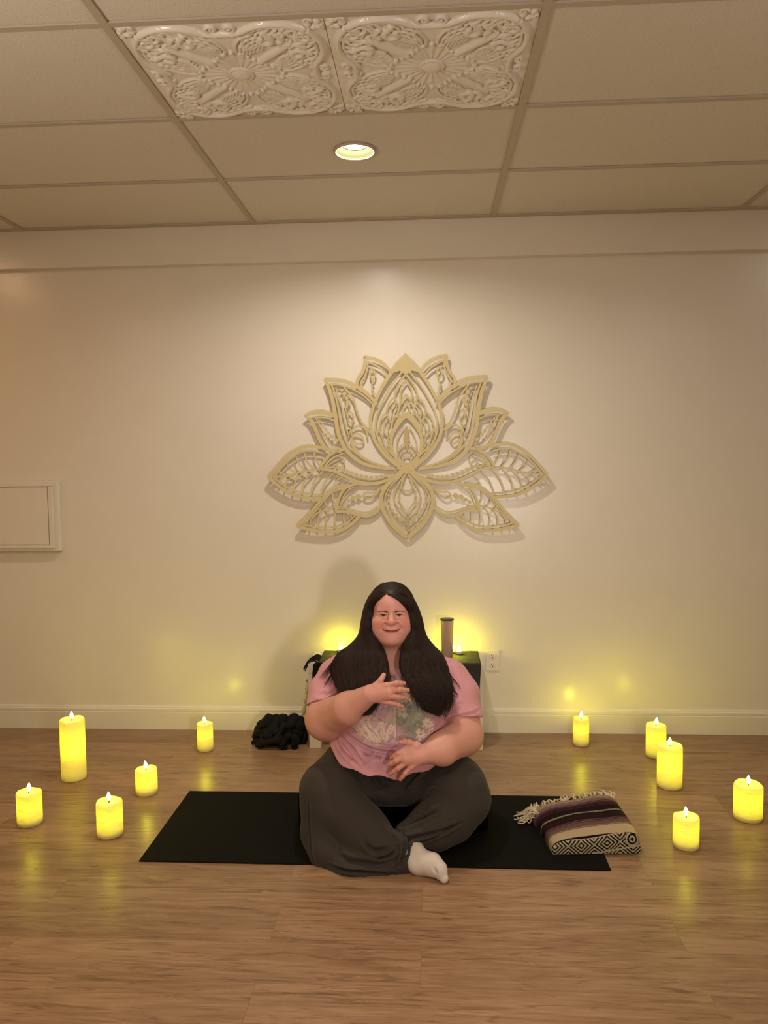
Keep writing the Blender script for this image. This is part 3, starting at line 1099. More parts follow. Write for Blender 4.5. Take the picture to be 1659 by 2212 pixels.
# drop at the bottom
petal('petal', [
    ('o', [(836, 718), (880, 748), (932, 792), (966, 850), (962, 922), (922, 1000), (872, 1050), (824, 1092)], [20, 22, 24, 22, 22, 24, 26, 22]),
    ('o', [(850, 742), (914, 800), (944, 860), (938, 920), (902, 985), (860, 1028), (826, 1056)], 8),
    ('i', [(826, 728), (872, 790), (896, 850), (880, 912), (826, 964)], 9), ('i', [(828, 735), (850, 775), (852, 810), (838, 828), (822, 830)], 9),
    ('i', [(836, 760), (866, 830), (862, 890), (826, 944)], 6), ('i', [(862, 850), (876, 842)], 6), ('i', [(862, 875), (876, 868)], 6), ('i', [(852, 905), (866, 902)], 6), ('i', [(858, 820), (870, 810)], 6),
    ('i', [(828, 1000), (858, 988), (905, 940), (928, 880), (922, 830)], 4),
    ('d', (856, 988), 14), ('d', (884, 966), 12), ('d', (906, 938), 10), ('d', (920, 908), 8), ('d', (928, 878), 7), ('d', (926, 850), 7), ('d', (918, 825), 6),
])
a = Acc()
ribbon(a, [(824, 950), (824, 1000), (825, 1062)], [6, 16, 12], False, IN, 0.004)
for p, r in (((822, 1010), 17),):
    disc(a, p, r)
a.build('stem', M['gold_edge'], lotus, smooth=False)
a = Acc()
ribbon(a, [(822, 465), (822, 500), (822, 560), (822, 600)], [8, 22, 18, 8], False, IN, 0.004)
for p, r in (((822, 490), 14), ((822, 515), 15), ((822, 540), 17), ((822, 566), 13)):
    disc(a, p, r)
a.build('stem', M['gold_edge'], lotus, smooth=False)
a = Acc()
disc(a, (822, 702), 30, False, 0.0006)
fill(a, [(770, 650), (790, 690), (760, 700), (790, 712), (822, 735), (855, 712), (885, 700), (855, 690), (874, 650), (850, 672), (822, 684), (796, 672)], False, 0.0003)
a.build('hub', M['gold_wood'], lotus, smooth=False)
# stand-off pegs fixing it to the wall
for (x, z) in ((0.0, -0.02), (-0.3, 0.2), (0.3, 0.2)):
    a = Acc()
    a.add(*tube_arrays([(x, 0.0, z), (x, -0.0130 - 0.030 * (math.hypot(x, z) / 0.72) ** 1.6, z)], 0.006, 10))
    a.build('standoff_peg', M['gold_edge'], lotus)

# ------------------------------------------------------------------ wall outlet
out = empty('wall_outlet', (0.321, 0.0, 0.386), 'ivory double socket on the wall right of the bench', 'outlet')
bm = bmesh.new()
add_box(bm, -0.0365, 0.0365, -0.006, 0.0, -0.0555, 0.0555, 0.003, 3)
from_bm('cover_plate', bm, M['plastic'], out)
for z in (0.0235, -0.0235):
    bm = bmesh.new()
    n = 40
    ring = []
    for q in range(n):
        a_ = 2 * PI * q / n
        ring.append((0.0172 * math.cos(a_), max(-0.0135, min(0.0135, 0.0172 * math.sin(a_)))))
    f0 = [bm.verts.new((x, -0.006, z + zz)) for x, zz in ring]
    f1 = [bm.verts.new((x * 0.95, -0.0085, z + zz * 0.95)) for x, zz in ring]
    for q in range(n):
        bm.faces.new((f0[q], f0[(q + 1) % n], f1[(q + 1) % n], f1[q]))
    bm.faces.new(f1)
    rec = from_bm('receptacle', bm, M['plastic'], out)
    bm = bmesh.new()
    add_box(bm, -0.0075, -0.0055, -0.0092, -0.0080, z + 0.0005, z + 0.0090)
    add_box(bm, 0.0055, 0.0075, -0.0092, -0.0080, z + 0.0010, z + 0.0080)
    add_box(bm, -0.0026, 0.0026, -0.0092, -0.0080, z - 0.0095, z - 0.0045, 0.0005)
    from_bm('slot', bm, M['slot'], rec)
    # thin shadow gap round the receptacle
lathe('screw', [(0.0, 0.0), (0.0028, 0.0), (0.0032, 0.0012), (0.0, 0.0018)], M['plastic'], out, n=16).rotation_euler = (PI / 2, 0, 0)
out.children[-1].location = (0, -0.0055, 0)

# ------------------------------------------------------------------ access panel on the left
ap = empty('access_panel', (-2.39, 0.0, 1.172), 'cream painted access panel on the wall at the left edge', 'wall panel')
bm = bmesh.new()
add_box(bm, -0.40, 0.398, -0.036, 0.0, -0.190, 0.188, 0.004, 2)
from_bm('backing_box', bm, M['trim'], ap)
bm = bmesh.new()
for (x0, x1, z0, z1) in ((-0.375, 0.372, 0.158, 0.174), (-0.375, 0.372, -0.174, -0.158), (-0.375, -0.345, -0.158, 0.158), (0.345, 0.372, -0.158, 0.158)):
    add_box(bm, x0, x1, -0.046, -0.036, z0, z1, 0.003, 2)
from_bm('frame', bm, M['trim'], ap)
bm = bmesh.new()
add_box(bm, -0.341, 0.341, -0.0435, -0.036, -0.154, 0.154, 0.001, 1)
from_bm('door', bm, M['wall'], ap)
box_obj('pin', 0.326, 0.330, -0.0445, -0.0430, -0.0155, -0.0135, M['slot'], ap)
box_obj('pin', 0.356, 0.360, -0.0470, -0.0455, -0.0095, -0.0080, M['slot'], ap)

# ================================================================== CANDLES
def flame_prof(h, r):
    pts = [(0.0, 0.0), (0.45, 0.06), (0.8, 0.18), (1.0, 0.36), (0.93, 0.52), (0.66, 0.70), (0.33, 0.86), (0.12, 0.95), (0.0, 1.0)]
    return [(a * r, b * h) for a, b in pts]


def candle(loc, dia, h, label):
    R = dia / 2
    root = empty('pillar_candle', (loc[0], loc[1], 0.0), label, 'candle', 'lit pillar candles on the floor')
    prof = [(R - 0.006, 0.0), (R - 0.002, 0.0015), (R, 0.006)]
    prof += [(R, 0.006 + (h - 0.013) * t) for t in np.linspace(0.1, 1, 10)]
    prof += [(R - 0.0012, h - 0.003), (R - 0.004, h), (R - 0.0065, h - 0.0008), (R - 0.0085, h - 0.0045), (R * 0.6, h - 0.0060), (0.0045, h - 0.0070)]
    body = lathe('wax_body', prof, M['wax'], root, n=56)
    # gently uneven rim
    ph = random.uniform(0, 6.28)
    for v in body.data.vertices:
        if v.co.z > h - 0.03:
            a = math.atan2(v.co.y, v.co.x)
            k = (v.co.z - (h - 0.03)) / 0.03
            v.co.z += k * (0.0018 * math.sin(2 * a + ph) + 0.001 * math.sin(5 * a + 2 * ph))
    lathe('base_light_stop', [(0.0, 0.027), (R - 0.009, 0.027), (R - 0.006, 0.023), (R - 0.006, 0.0005), (0.0, 0.0005)], M['plastic'], root, n=40)  # unseen cup, added and sized to keep lamp light off the wax foot
    lathe('wick_post', [(0.0, h - 0.016), (0.0035, h - 0.016), (0.003, h - 0.004), (0.0035, h + 0.003), (0.0, h + 0.004)], M['wick'], root, n=12)
    fl = lathe('flame', flame_prof(0.034, 0.0080), M['flame'], root, (0, 0, h + 0.001), n=14)
    fl.rotation_euler = (random.uniform(-.1, .1), random.uniform(-.12, .12), 0)
    l = bpy.data.lights.new('wax_lamp', 'POINT')
    l.energy = 0.155 * (dia / 0.1) ** 2 * (h / 0.13) ** 0.9
    l.color = (1.0, 0.94, 0.12)
    l.shadow_soft_size = 0.018
    lo = bpy.data.objects.new('wax_lamp', l)
    COL.objects.link(lo)
    lo.location = (0, 0, h * 0.60)
    lo.parent = root
    return root


candle((-1.629, -1.127), 0.097, 0.132, 'glowing yellow pillar candle, nearest the left edge of the photo')
candle((-1.654, -0.679), 0.110, 0.280, 'tallest glowing candle, standing at the back on the left')
candle((-1.258, -0.824), 0.094, 0.110, 'short glowing candle near the mat, behind the frontmost left one')
candle((-1.262, -1.210), 0.099, 0.136, 'glowing candle closest to the front left corner of the black mat')
candle((-1.145, -0.309), 0.079, 0.139, 'slim glowing candle by the baseboard left of the black scarf')
candle((0.752, -0.177), 0.079, 0.138, 'slim glowing candle by the baseboard right of the bench')
candle((1.083, -0.325), 0.094, 0.157, 'glowing candle on the right, partly hidden by a taller candle')
candle((1.043, -0.679), 0.107, 0.187, 'tallest candle on the right, overlapping the one behind it')
candle((0.941, -1.222), 0.094, 0.117, 'short glowing candle right of the folded striped blanket')
candle((1.262, -0.980), 0.110, 0.141, 'wide glowing candle at the far right edge')

# ================================================================== BENCH AND WHAT IS ON IT
bench = empty('bench', (-0.185, -0.148, 0.0), 'low white wooden bench behind the seated person', 'bench')
bm = bmesh.new()
add_box(bm, -0.437, 0.436, -0.127, 0.120, 0.384, 0.436, 0.003, 2)
from_bm('bench_top', bm, M['white_wood'], bench)
for sx in (-0.437, 0.376):
    for sy in (-0.127, 0.060):
        bm = bmesh.new()
        add_box(bm, sx + 0.0005, sx + 0.0595, sy + 0.001, sy + 0.059, 0.0, 0.384, 0.0025, 2)
        from_bm('leg', bm, M['white_wood'], bench)
for sy in (-0.112, 0.092):
    bm = bmesh.new()
    add_box(bm, -0.378, 0.377, sy, sy + 0.018, 0.320, 0.3835, 0.002, 1)
    from_bm('apron', bm, M['white_wood'], bench)

BT = 0.4365
# black cloth over the top and down the front
pth = [(-0.026, BT + 0.0015)] + [(y, BT + 0.0015) for y in np.linspace(-0.04, -0.270, 24)] + [(-0.2765, BT + 0.001), (-0.280, BT - 0.004)] + [(-0.2815 - 0.004 * t, BT - 0.008 - 0.172 * t) for t in np.linspace(0, 1, 26)]
pth = np.array(pth)
nx = 150
xsC = np.linspace(-0.572, 0.2425, nx)
V = np.zeros((nx, len(pth), 3))
V[:, :, 0] = xsC[:, None]
V[:, :, 1] = pth[None, :, 0]
V[:, :, 2] = pth[None, :, 1]
flat = V.reshape(-1, 3)
wv = vnoise(flat * 34, 3) * 0.0014 + vnoise(flat * 110, 4) * 0.0006
drop = np.clip((BT - flat[:, 2]) / 0.17, 0, 1)
flat[:, 2] += np.where(drop < 0.02, np.abs(wv), 0)
flat[:, 1] -= drop * (0.006 + 0.006 * np.sin(flat[:, 0] * 38) + 0.003 * np.sin(flat[:, 0] * 81 + 1))
flat[:, 0] -= drop * 0.012 * (flat[:, 0] > 0.2) * (flat[:, 0] - 0.2) / 0.0425
m_, n_ = np.meshgrid(np.arange(nx - 1), np.arange(len(pth) - 1), indexing='ij')
K = len(pth)
Fc = np.stack([m_ * K + n_, m_ * K + n_ + 1, (m_ + 1) * K + n_ + 1, (m_ + 1) * K + n_], -1).reshape(-1, 4)
cl = empty('bench_cloth', (-0.15, -0.15, BT), 'black woven throw with tassels draped over the white bench', 'cloth')
V2 = flat - np.array([-0.15, -0.15, BT])
o = np_mesh('throw', V2, Fc, M['black_cloth'], cl)
sm = o.modifiers.new('thickness', 'SOLIDIFY')
sm.thickness = 0.003
sm.offset = 1.0
a = Acc()
for i in range(26):
    t = random.random()
    y0 = -0.28 + 0.13 * t
    p0 = np.array([-0.569, y0, BT + 0.004])
    if i < 6:
        ln = random.uniform(0.05, 0.085)
        pts = [p0, p0 + np.array([-0.022, 0, 0.010]), p0 + np.array([-0.022 - ln * 0.45, random.uniform(-.01, .01), -0.004]), p0 + np.array([-0.026 - ln * 0.75, random.uniform(-.01, .01), -0.03 - ln * 0.25])]
    else:
        p0 = np.array([-0.586 + random.uniform(0, 0.030), -0.289 + random.uniform(-0.005, 0.004), BT])
        ln = random.uniform(0.07, 0.125)
        pts = [p0 + np.array([0.004, 0.01, 0.004]), p0 + np.array([-0.006, -0.004, -0.01]), p0 + np.array([random.uniform(-.012, .008), -0.006, -ln * 0.55]), p0 + np.array([random.uniform(-.018, .014), -0.006, -ln])]
    P = smooth_poly(pts, 5) - np.array([-0.15, -0.15, BT])
    a.tube(P, np.linspace(0.0042, 0.0026, len(P)), 6)
a.build('tassels', M['black_soft'], cl)

tb = empty('tumbler', (0.0790, -0.160, BT + 0.005), 'tall copper metal tumbler standing on the black bench cloth', 'tumbler')
lathe('cup', [(0.0, 0.0), (0.0275, 0.0), (0.0285, 0.002), (0.0330, 0.192), (0.0335, 0.1935), (0.0310, 0.1935), (0.030, 0.190), (0.0275, 0.03), (0.0, 0.03)], M['copper'], tb, n=64)
lathe('lid', [(0.0, 0.1915), (0.0295, 0.1915), (0.0296, 0.194), (0.0352, 0.1942), (0.0352, 0.1985), (0.0335, 0.2005), (0.0, 0.2000)], M['dark_plastic'], tb, n=64)


def tealight(x, y, label):
    t = empty('tealight', (x, y, BT + 0.0055), label, 'tea light', 'lit tea lights on the bench')
    lathe('cup', [(0.0, 0.0), (0.0180, 0.0), (0.0190, 0.001), (0.0190, 0.0165), (0.0180, 0.0175), (0.0150, 0.0160), (0.0, 0.0150)], M['plastic'], t, n=40)
    lathe('flame', flame_prof(0.027, 0.0092), M['flame_small'], t, (0, 0, 0.0155), n=14)
    return t


tealight(0.1410, -0.088, 'lit tea light on the bench right of the copper tumbler')
tealight(0.1090, -0.050, 'lit tea light mostly hidden behind the copper tumbler')
tealight(-0.4790, -0.060, 'lit tea light on the bench left of the seated person')

# pale stick leaning against the end of the bench
a_ = np.array((-0.6846, -0.1107, -0.0000)) + np.array([0, 0, 0.011])
b_ = np.array((-0.6377, -0.2000, 0.3283))
b_[0] = -0.6375
pth = np.array([a_ + (b_ - a_) * t + np.array([0.003 * math.sin(9 * t), 0, 0]) for t in np.linspace(0, 1, 60)])
tt = np.linspace(0, 1, 60)
rad = 0.0100 + 0.0010 * np.abs(np.sin(tt * 17)) ** 6 + 0.0004 * np.sin(tt * 60)
Vt, Ft = tube_arrays(pth, rad, 14)
tk = np.repeat(tt, 14)
dark = np.clip(np.abs(np.sin(tk * 17 + 0.5 * np.sin(np.tile(np.arange(14), 60)))) ** 60 * 1.0, 0, 0.85)[:, None]
cols = (1 - dark) * np.array(lin(226, 214, 184)[:3]) + dark * np.array(lin(110, 92, 62)[:3])
o = np_mesh('birch_stick', Vt - a_, Ft, M['stick'], loc=a_, cols=cols)
tagp(o, 'pale knotted stick leaning against the left end of the bench', 'stick')

# ------------------------------------------------------------------ black scarf heap
F_ = Field(axis((-0.97, -0.60, 0.0030)), axis((-0.40, -0.05, 0.0034)), axis((-0.004, 0.24, 0.0030)))
F_.ball((-0.818, -0.20, 0.066), (0.098, 0.080, 0.072), 0.02)
F_.ball((-0.720, -0.180, 0.070), (0.072, 0.075, 0.074), 0.02)
F_.cone((-0.80, -0.19, 0.10), (-0.8479, -0.2000, 0.1378), 0.050, 0.008, 0.03)
F_.ball((-0.7065, -0.1900, 0.0674), (0.048, 0.05, 0.048), 0.02)
for rr, r0 in (([(-0.9065, -0.2620, 0.0233), (-0.8886, -0.2620, 0.0765), (-0.8532, -0.2450, 0.1190), (-0.8469, -0.2050, 0.1395)], 0.012),
               ([(-0.8610, -0.2850, 0.0227), (-0.8421, -0.2800, 0.0689), (-0.7977, -0.2620, 0.1014), (-0.7759, -0.2250, 0.1274)], 0.013),
               ([(-0.8849, -0.2850, 0.0129), (-0.8251, -0.2960, 0.0439), (-0.7682, -0.2980, 0.0428), (-0.7502, -0.2960, 0.0184)], 0.013),
               ([(-0.7468, -0.2900, 0.0114), (-0.7515, -0.2860, 0.0481), (-0.7185, -0.2840, 0.0668), (-0.6867, -0.2800, 0.0418), (-0.7006, -0.2850, 0.0101)], 0.013),
               ([(-0.7890, -0.2860, 0.0621), (-0.7678, -0.2700, 0.0949), (-0.7247, -0.2450, 0.1106), (-0.6777, -0.2150, 0.0958)], 0.013),
               ([(-0.6957, -0.2200, 0.1119), (-0.6676, -0.2050, 0.0828), (-0.6597, -0.2000, 0.0373), (-0.6716, -0.2050, -0.0000)], 0.013),
               ([(-0.7933, -0.2100, 0.1222), (-0.7440, -0.1900, 0.1281), (-0.6962, -0.1900, 0.1065)], 0.011),
               ([(-0.8710, -0.2800, 0.0495), (-0.8359, -0.2880, 0.0623), (-0.8021, -0.2920, 0.0546)], 0.009)):
    P = smooth_poly(rr, 5)
    F_.chain(P, np.full(len(P), r0), 0.012)


def folds(X, Y, Z):
    a_ = X * 0.8 - Z * 0.75 + Y * 0.2 + 0.028 * np.sin(17 * Z + 12 * X) + 0.012 * np.sin(34 * X + 20 * Y)
    b_ = Z * 0.9 + X * 0.6 + 0.02 * np.sin(20 * X - 14 * Z)
    r1 = 1 - np.abs(np.sin(64 * a_))
    r2 = 1 - np.abs(np.sin(38 * b_ + 0.8))
    return -0.003 + 0.0105 * r1 ** 2.5 + 0.0060 * r2 ** 4


F_.offset(folds, (-0.96, -0.39, -0.01), (-0.61, -0.06, 0.24))
F_.plane_cut((0, 0, 0.0), (0, 0, -1), (-1, -.5, -.01), (-.5, 0, 0.25))
V, Fq = F_.mesh(1)
o0 = np.array([-0.78, -0.2, 0.0])
tagp(np_mesh('scarf', V - o0, Fq, M['black_soft'], loc=o0), 'crumpled black scarf heaped on the floor by the bench', 'scarf')

# ------------------------------------------------------------------ mat and bolster
bm = bmesh.new()
add_box(bm, -1.0715, 0.6235, -1.4125, -0.8090, 0.0003, 0.0055, 0.0012, 1)
tagp(from_bm('yoga_mat', bm, M['mat']), 'thin black mat lying on the wood floor under the seated person', 'mat')
bm = bmesh.new()
add_box(bm, -0.530, 0.2150, -1.150, -0.930, 0.006, 0.150, 0.012, 3)
tagp(from_bm('bolster', bm, M['bolster']), 'black rectangular bolster on the mat that the person sits on', 'cushion')

# ------------------------------------------------------------------ folded blanket
FL, FR_, BL, BR = np.array([0.437, -1.315]), np.array([0.757, -1.292]), np.array([0.392, -1.035]), np.array([0.735, -0.985])


def arc_super(p, n):
    """half super-ellipse sampled by arc length: returns (t in 0..1, height 0..1)"""
    th = np.linspace(0, PI, 4000)
    c, s_ = np.cos(th), np.sin(th)
    x = 0.5 - 0.5 * np.sign(c) * np.abs(c) ** (2 / p)
    z = np.abs(s_) ** (2 / p)
    return x, z


def resample(x, z, n, zs=0.25):
    L = np.concatenate([[0], np.cumsum(np.hypot(np.diff(x), np.diff(z) * zs))])
    q = np.linspace(0, L[-1], n)
    return np.interp(q, L, x), np.interp(q, L, z)


NU, NV = 240, 300
bu, zu = resample(*arc_super(4.6, 0), NU, 0.25)
bv, zv = resample(*arc_super(6.5, 0), NV, 0.28)
U, Vv = np.meshgrid(bu, bv, indexing='ij')
ZU, ZV = np.meshgrid(zu, zv, indexing='ij')
hgt = (0.048 + 0.044 * U ** 1.4) * (1.16 - 0.10 * Vv) + 0.022 * np.sin(PI * np.clip(U, 0, 1)) * (1 - Vv) ** 0.8 + 0.006 * np.sin(U * 7 + 1.0) * (1 - Vv) + 0.0025 * np.sin(U * 11) * np.sin(Vv * 8)
base = (1 - U)[..., None] * ((1 - Vv)[..., None] * BL + Vv[..., None] * FL) + U[..., None] * ((1 - Vv)[..., None] * BR + Vv[..., None] * FR_)
Zb = hgt * ZU * ZV
Vb = np.concatenate([base, Zb[..., None]], -1).reshape(-1, 3)
Vb[:, 2] += 0.0062
# colours: f = fraction of the way back from the front fold
f = (0.965 - Vv) / 0.93
fw = f + 0.012 * np.sin(U * 9 + 1) + 0.02 * (U - 0.5)
stops = [(-9, (20, 15, 14)), (0.0, (22, 17, 16)), (0.018, (190, 168, 132)), (0.165, (176, 150, 115)), (0.175, (90, 66, 58)), (0.186, (172, 148, 116)), (0.198, (110, 84, 76)),
         (0.285, (70, 42, 46)), (0.300, (126, 98, 92)), (0.315, (62, 34, 40)), (0.335, (104, 72, 74)), (0.352, (42, 24, 26)), (0.42, (52, 30, 28)), (0.44, (38, 22, 22)),
         (0.515, (168, 152, 128)), (0.548, (34, 20, 20)), (0.64, (40, 24, 22)), (0.67, (70, 40, 44)), (0.69, (44, 26, 28)), (0.715, (66, 40, 44)), (0.755, (112, 82, 86)),
         (0.77, (60, 36, 42)), (0.785, (126, 98, 98)), (0.845, (150, 124, 110)), (0.862, (84, 58, 52)), (0.874, (178, 152, 122)), (0.912, (96, 70, 58)), (0.924, (184, 158, 124)), (0.95, (120, 92, 74)), (0.96, (188, 162, 128))]
cols = np.zeros(f.shape + (3,))
for t, c in stops:
    cols[fw >= t] = lin(*c)[:3]
# braided white line
br_ = (fw >= 0.515) & (fw < 0.548) & (((U * 150).astype(int) + (fw * 130).astype(int)) % 3 == 0)
cols[br_] = lin(60, 44, 40)[:3]
# diamonds on the front edge
aa = U * 0.33
bb = Zb
front = (f < 0.0)
mid = hgt * 0.52
cell = np.abs((aa / 0.098 + 0.42) % 1.0 - 0.5) * 2 * 0.049
dd = cell + np.abs(bb - mid) * 1.15
pat = ((dd / 0.0075).astype(int) % 2 == 0)
fold = np.abs(bb - 0.030 * np.clip((U - 0.45) / 0.55, 0, 1)) < 0.0028
white = np.array(lin(168, 156, 128)[:3])
black = np.array(lin(12, 10, 10)[:3])
cols *= 0.80
rc = np.hypot((aa - 0.298), (bb - 0.052) * 1.0)
pat = np.where(rc < 0.026, ((rc / 0.0062).astype(int) % 2 == 1), pat)
cols[front & pat] = white
cols[front & ~pat] = black
cols[front & fold & (U > 0.45)] = white
cols[front & (bb > hgt * 0.90)] = black
cols[front & (bb > hgt * 0.83) & (bb <= hgt * 0.90)] = white
m_, n_ = np.meshgrid(np.arange(NU - 1), np.arange(NV - 1), indexing='ij')
Fb = np.stack([m_ * NV + n_, (m_ + 1) * NV + n_, (m_ + 1) * NV + n_ + 1, m_ * NV + n_ + 1], -1).reshape(-1, 4)
bk = empty('folded_blanket', (0.58, -1.16, 0.0055), 'folded striped woven blanket with cream fringe on the mat corner', 'blanket')
oB = np.array([0.58, -1.16, 0.0055])
np_mesh('woven_cloth', Vb - oB, Fb, M['blanket'], bk, cols=cols.reshape(-1, 3))
a = Acc()
for i in range(120):
    t = random.random() ** 1.0
    e = BL + (BR - BL) * t
    z0 = 0.030 + 0.022 * random.random()
    out_ = np.array([random.uniform(-0.55, 0.35), 1.0])
    ln = random.uniform(0.035, 0.07)
    if i < 34:
        e = BL + (FL - BL) * random.uniform(0.0, 0.16) + np.array([0.012, -0.004])
        out_ = np.array([-1.0, random.uniform(-0.1, 0.75)])
        ln = random.uniform(0.04, 0.085)
    if i > 108:
        e = BR + (FR_ - BR) * random.uniform(0.0, 0.25)
        out_ = np.array([1.0, random.uniform(-0.2, 0.9)])
        ln = random.uniform(0.02, 0.035)
        z0 = 0.04
    else_back = 34 <= i <= 108
    if else_back:
        z0 = ((0.048 + 0.044 * t ** 1.4) * 1.16 + 0.022 * math.sin(PI * t)) * random.uniform(0.72, 0.92)
    out_ /= np.linalg.norm(out_)
    sd = np.array([-out_[1], out_[0]]) * random.uniform(-0.02, 0.02)
    p0 = np.array([*(e - out_ * 0.012), z0])
    p1 = np.array([*(e + out_ * ln * 0.30), z0 + random.uniform(0.0, 0.014)])
    p2 = np.array([*(e + out_ * ln * 0.65 + sd), max(0.012, z0 - 0.02 + random.uniform(-0.006, 0.012))])
    p3 = np.array([*(e + out_ * ln + sd * 1.6), 0.011 + random.uniform(0, 0.016)])
    P = smooth_poly([p0, p1, p2, p3], 5)
    a.tube(P - oB, np.linspace(0.0030, 0.0019, len(P)), 6)
a.build('fringe', M['fringe'], bk)

# ================================================================== THE SEATED WOMAN
look = np.array([math.sin(math.radians(2)) * math.cos(math.radians(8)), -math.cos(math.radians(2)) * math.cos(math.radians(8)), math.sin(math.radians(8))])
hb = -look
hx = np.cross(hb, [0, 0, 1.0])
hx /= np.linalg.norm(hx)
hz = np.cross(hx, hb)
HEAD = Frame((-0.1526, -1.1900, 0.8648), np.stack([hx, hb, hz], 1))

# joints (world metres)
SHL, SHR = np.array((-0.3635, -1.0300, 0.5706)), np.array((0.0530, -1.0300, 0.5616))
UAL, UAR = np.array((-0.4018, -1.0600, 0.5187)), np.array((0.0960, -1.0600, 0.5127))
ELL, ELR = np.array((-0.4104, -1.1700, 0.4592)), np.array((0.1165, -1.1700, 0.3969))
FAL, FAR = np.array((-0.3110, -1.2850, 0.5353)), np.array((0.0349, -1.3050, 0.3924))
WRL, WRR = np.array((-0.2263, -1.3450, 0.6065)), np.array((-0.0323, -1.3650, 0.3938))
NECK = np.array((-0.1552, -1.0750, 0.6403))


def torso(F, g, k=0.05):
    F.ball((-0.1580, -1.0500, 0.4891), (0.245 + g, 0.185 + g, 0.175 + g), k)
    F.ball((-0.1580, -1.0850, 0.3319), (0.272 + g, 0.245 + g, 0.165 + g), k)
    F.ball((-0.1610, -1.0400, 0.2486), (0.26 + g, 0.20 + g, 0.14 + g), k)
    for px in (790, 906):
        F.ball(((-0.2546, -1.1850, 0.4764) if px == 790 else (-0.0491, -1.1850, 0.4782)), 0.098 + g, k)
    F.cone((-0.2463, -1.0400, 0.6118), SHL, 0.080 + g, 0.094 + g, k)
    F.cone((-0.0685, -1.0400, 0.6126), SHR, 0.080 + g, 0.094 + g, k)


BF = Field(axis((-0.56, -0.255, 0.0042), (-0.255, 0.010, 0.0019), (0.010, 0.28, 0.0042)),
           axis((-1.44, -1.07, 0.0019), (-1.07, -0.78, 0.005)),
           axis((-0.005, 0.24, 0.007), (0.24, 1.0, 0.0019)))
torso(BF, -0.016)
sl, (X, Y, Z) = BF._sub((-1, -2, -1), (1, 0, 1))
BF.f[sl] = np.maximum(BF.f[sl], ((0.335 + 0.85 * (X + 0.150) ** 2 + 0.22 * np.clip(Y + 1.28, 0, 1) - Z) * 0.9).astype(np.float32))
BF.ball((-0.1623, -1.0200, 0.2215), (0.22, 0.16, 0.13), 0.03)
# neck
BF.cone(HEAD.w((0, 0.085, -0.085)), NECK, 0.054, 0.062, 0.03)
BF.cone(NECK, (-0.1567, -1.0600, 0.5672), 0.062, 0.11, 0.04)
# arms
BF.chain([SHL, UAL, ELL], [0.082, 0.078, 0.073], 0.03)
BF.chain([SHR, UAR, ELR], [0.082, 0.078, 0.074], 0.03)
BF.chain([ELL, FAL, WRL], [0.074, 0.058, 0.034], 0.022)
BF.chain([ELR, FAR, WRR], [0.075, 0.057, 0.033], 0.022)
BF.ball(ELL + np.array([0.0, 0.0, -0.012]), 0.070, 0.03)
# legs inside the trousers
BF.chain([(-0.2702, -1.0400, 0.1937), (-0.3988, -1.2600, 0.2154), (-0.2276, -1.3700, 0.0756), (-0.1054, -1.4200, 0.0298)], [0.12, 0.085, 0.06, 0.034], 0.03)
BF.chain([(-0.0497, -1.0400, 0.1965), (0.1089, -1.2500, 0.2059), (-0.0096, -1.3000, 0.0888), (-0.0737, -1.3500, 0.0684)], [0.12, 0.08, 0.06, 0.034], 0.03)

# ---- hands
def hand(wr, mcp, pip, tip, thumb, r0=0.0088, back=np.array([0, -0.004, 0])):
    wr = np.array(wr, float)
    for i in range(4):
        m, p, t = (np.array(v[i], float) for v in (mcp, pip, tip))
        BF.cone(wr + (m - wr) * 0.12 + back * 0.3, m, 0.021, 0.0125, 0.012)
        s = (1.0, 1.06, 1.0, 0.86)[i]
        d = p + (t - p) * 0.5 + back * 0.4
        BF.cone(m, p, 0.0112 * s, 0.0094 * s, 0.0045)
        BF.cone(p, d, 0.0094 * s, 0.0086 * s, 0.0035)
        BF.cone(d, t, 0.0086 * s, 0.0074 * s, 0.0035)
    BF.cone(wr, (np.array(mcp[1]) + np.array(mcp[2])) / 2, 0.026, 0.017, 0.012)
    th = [np.array(v, float) for v in thumb]
    BF.cone(wr + (th[0] - wr) * 0.3, th[0], 0.021, 0.0150, 0.014)
    BF.cone(th[0], th[1], 0.0135, 0.0108, 0.006)
    BF.cone(th[1], th[2], 0.0108, 0.0085, 0.004)


hand(WRL,
     [(-0.1630, -1.3620, 0.6441), (-0.1545, -1.3680, 0.6274), (-0.1565, -1.3670, 0.6069), (-0.1672, -1.3580, 0.5854)],
     [(-0.1275, -1.3720, 0.6557), (-0.1176, -1.3780, 0.6340), (-0.1212, -1.3760, 0.6082), (-0.1351, -1.3680, 0.5803)],
     [(-0.1003, -1.3480, 0.6489), (-0.0871, -1.3520, 0.6248), (-0.0923, -1.3520, 0.5976), (-0.1078, -1.3480, 0.5640)],
     [(-0.2003, -1.3520, 0.6393), (-0.1850, -1.3520, 0.6597), (-0.1738, -1.3420, 0.6773)])
hand(WRR,
     [(-0.0927, -1.3920, 0.4220), (-0.0976, -1.4000, 0.4031), (-0.0912, -1.4000, 0.3813), (-0.0768, -1.3920, 0.3614)],
     [(-0.1221, -1.4020, 0.4120), (-0.1303, -1.4080, 0.3873), (-0.1225, -1.4060, 0.3597), (-0.0983, -1.3980, 0.3382)],
     [(-0.1463, -1.3840, 0.3879), (-0.1596, -1.3880, 0.3622), (-0.1518, -1.3860, 0.3293), (-0.1156, -1.3850, 0.3089)],
     [(-0.0550, -1.3780, 0.4307), (-0.0829, -1.3840, 0.4461), (-0.1130, -1.3740, 0.4421)])

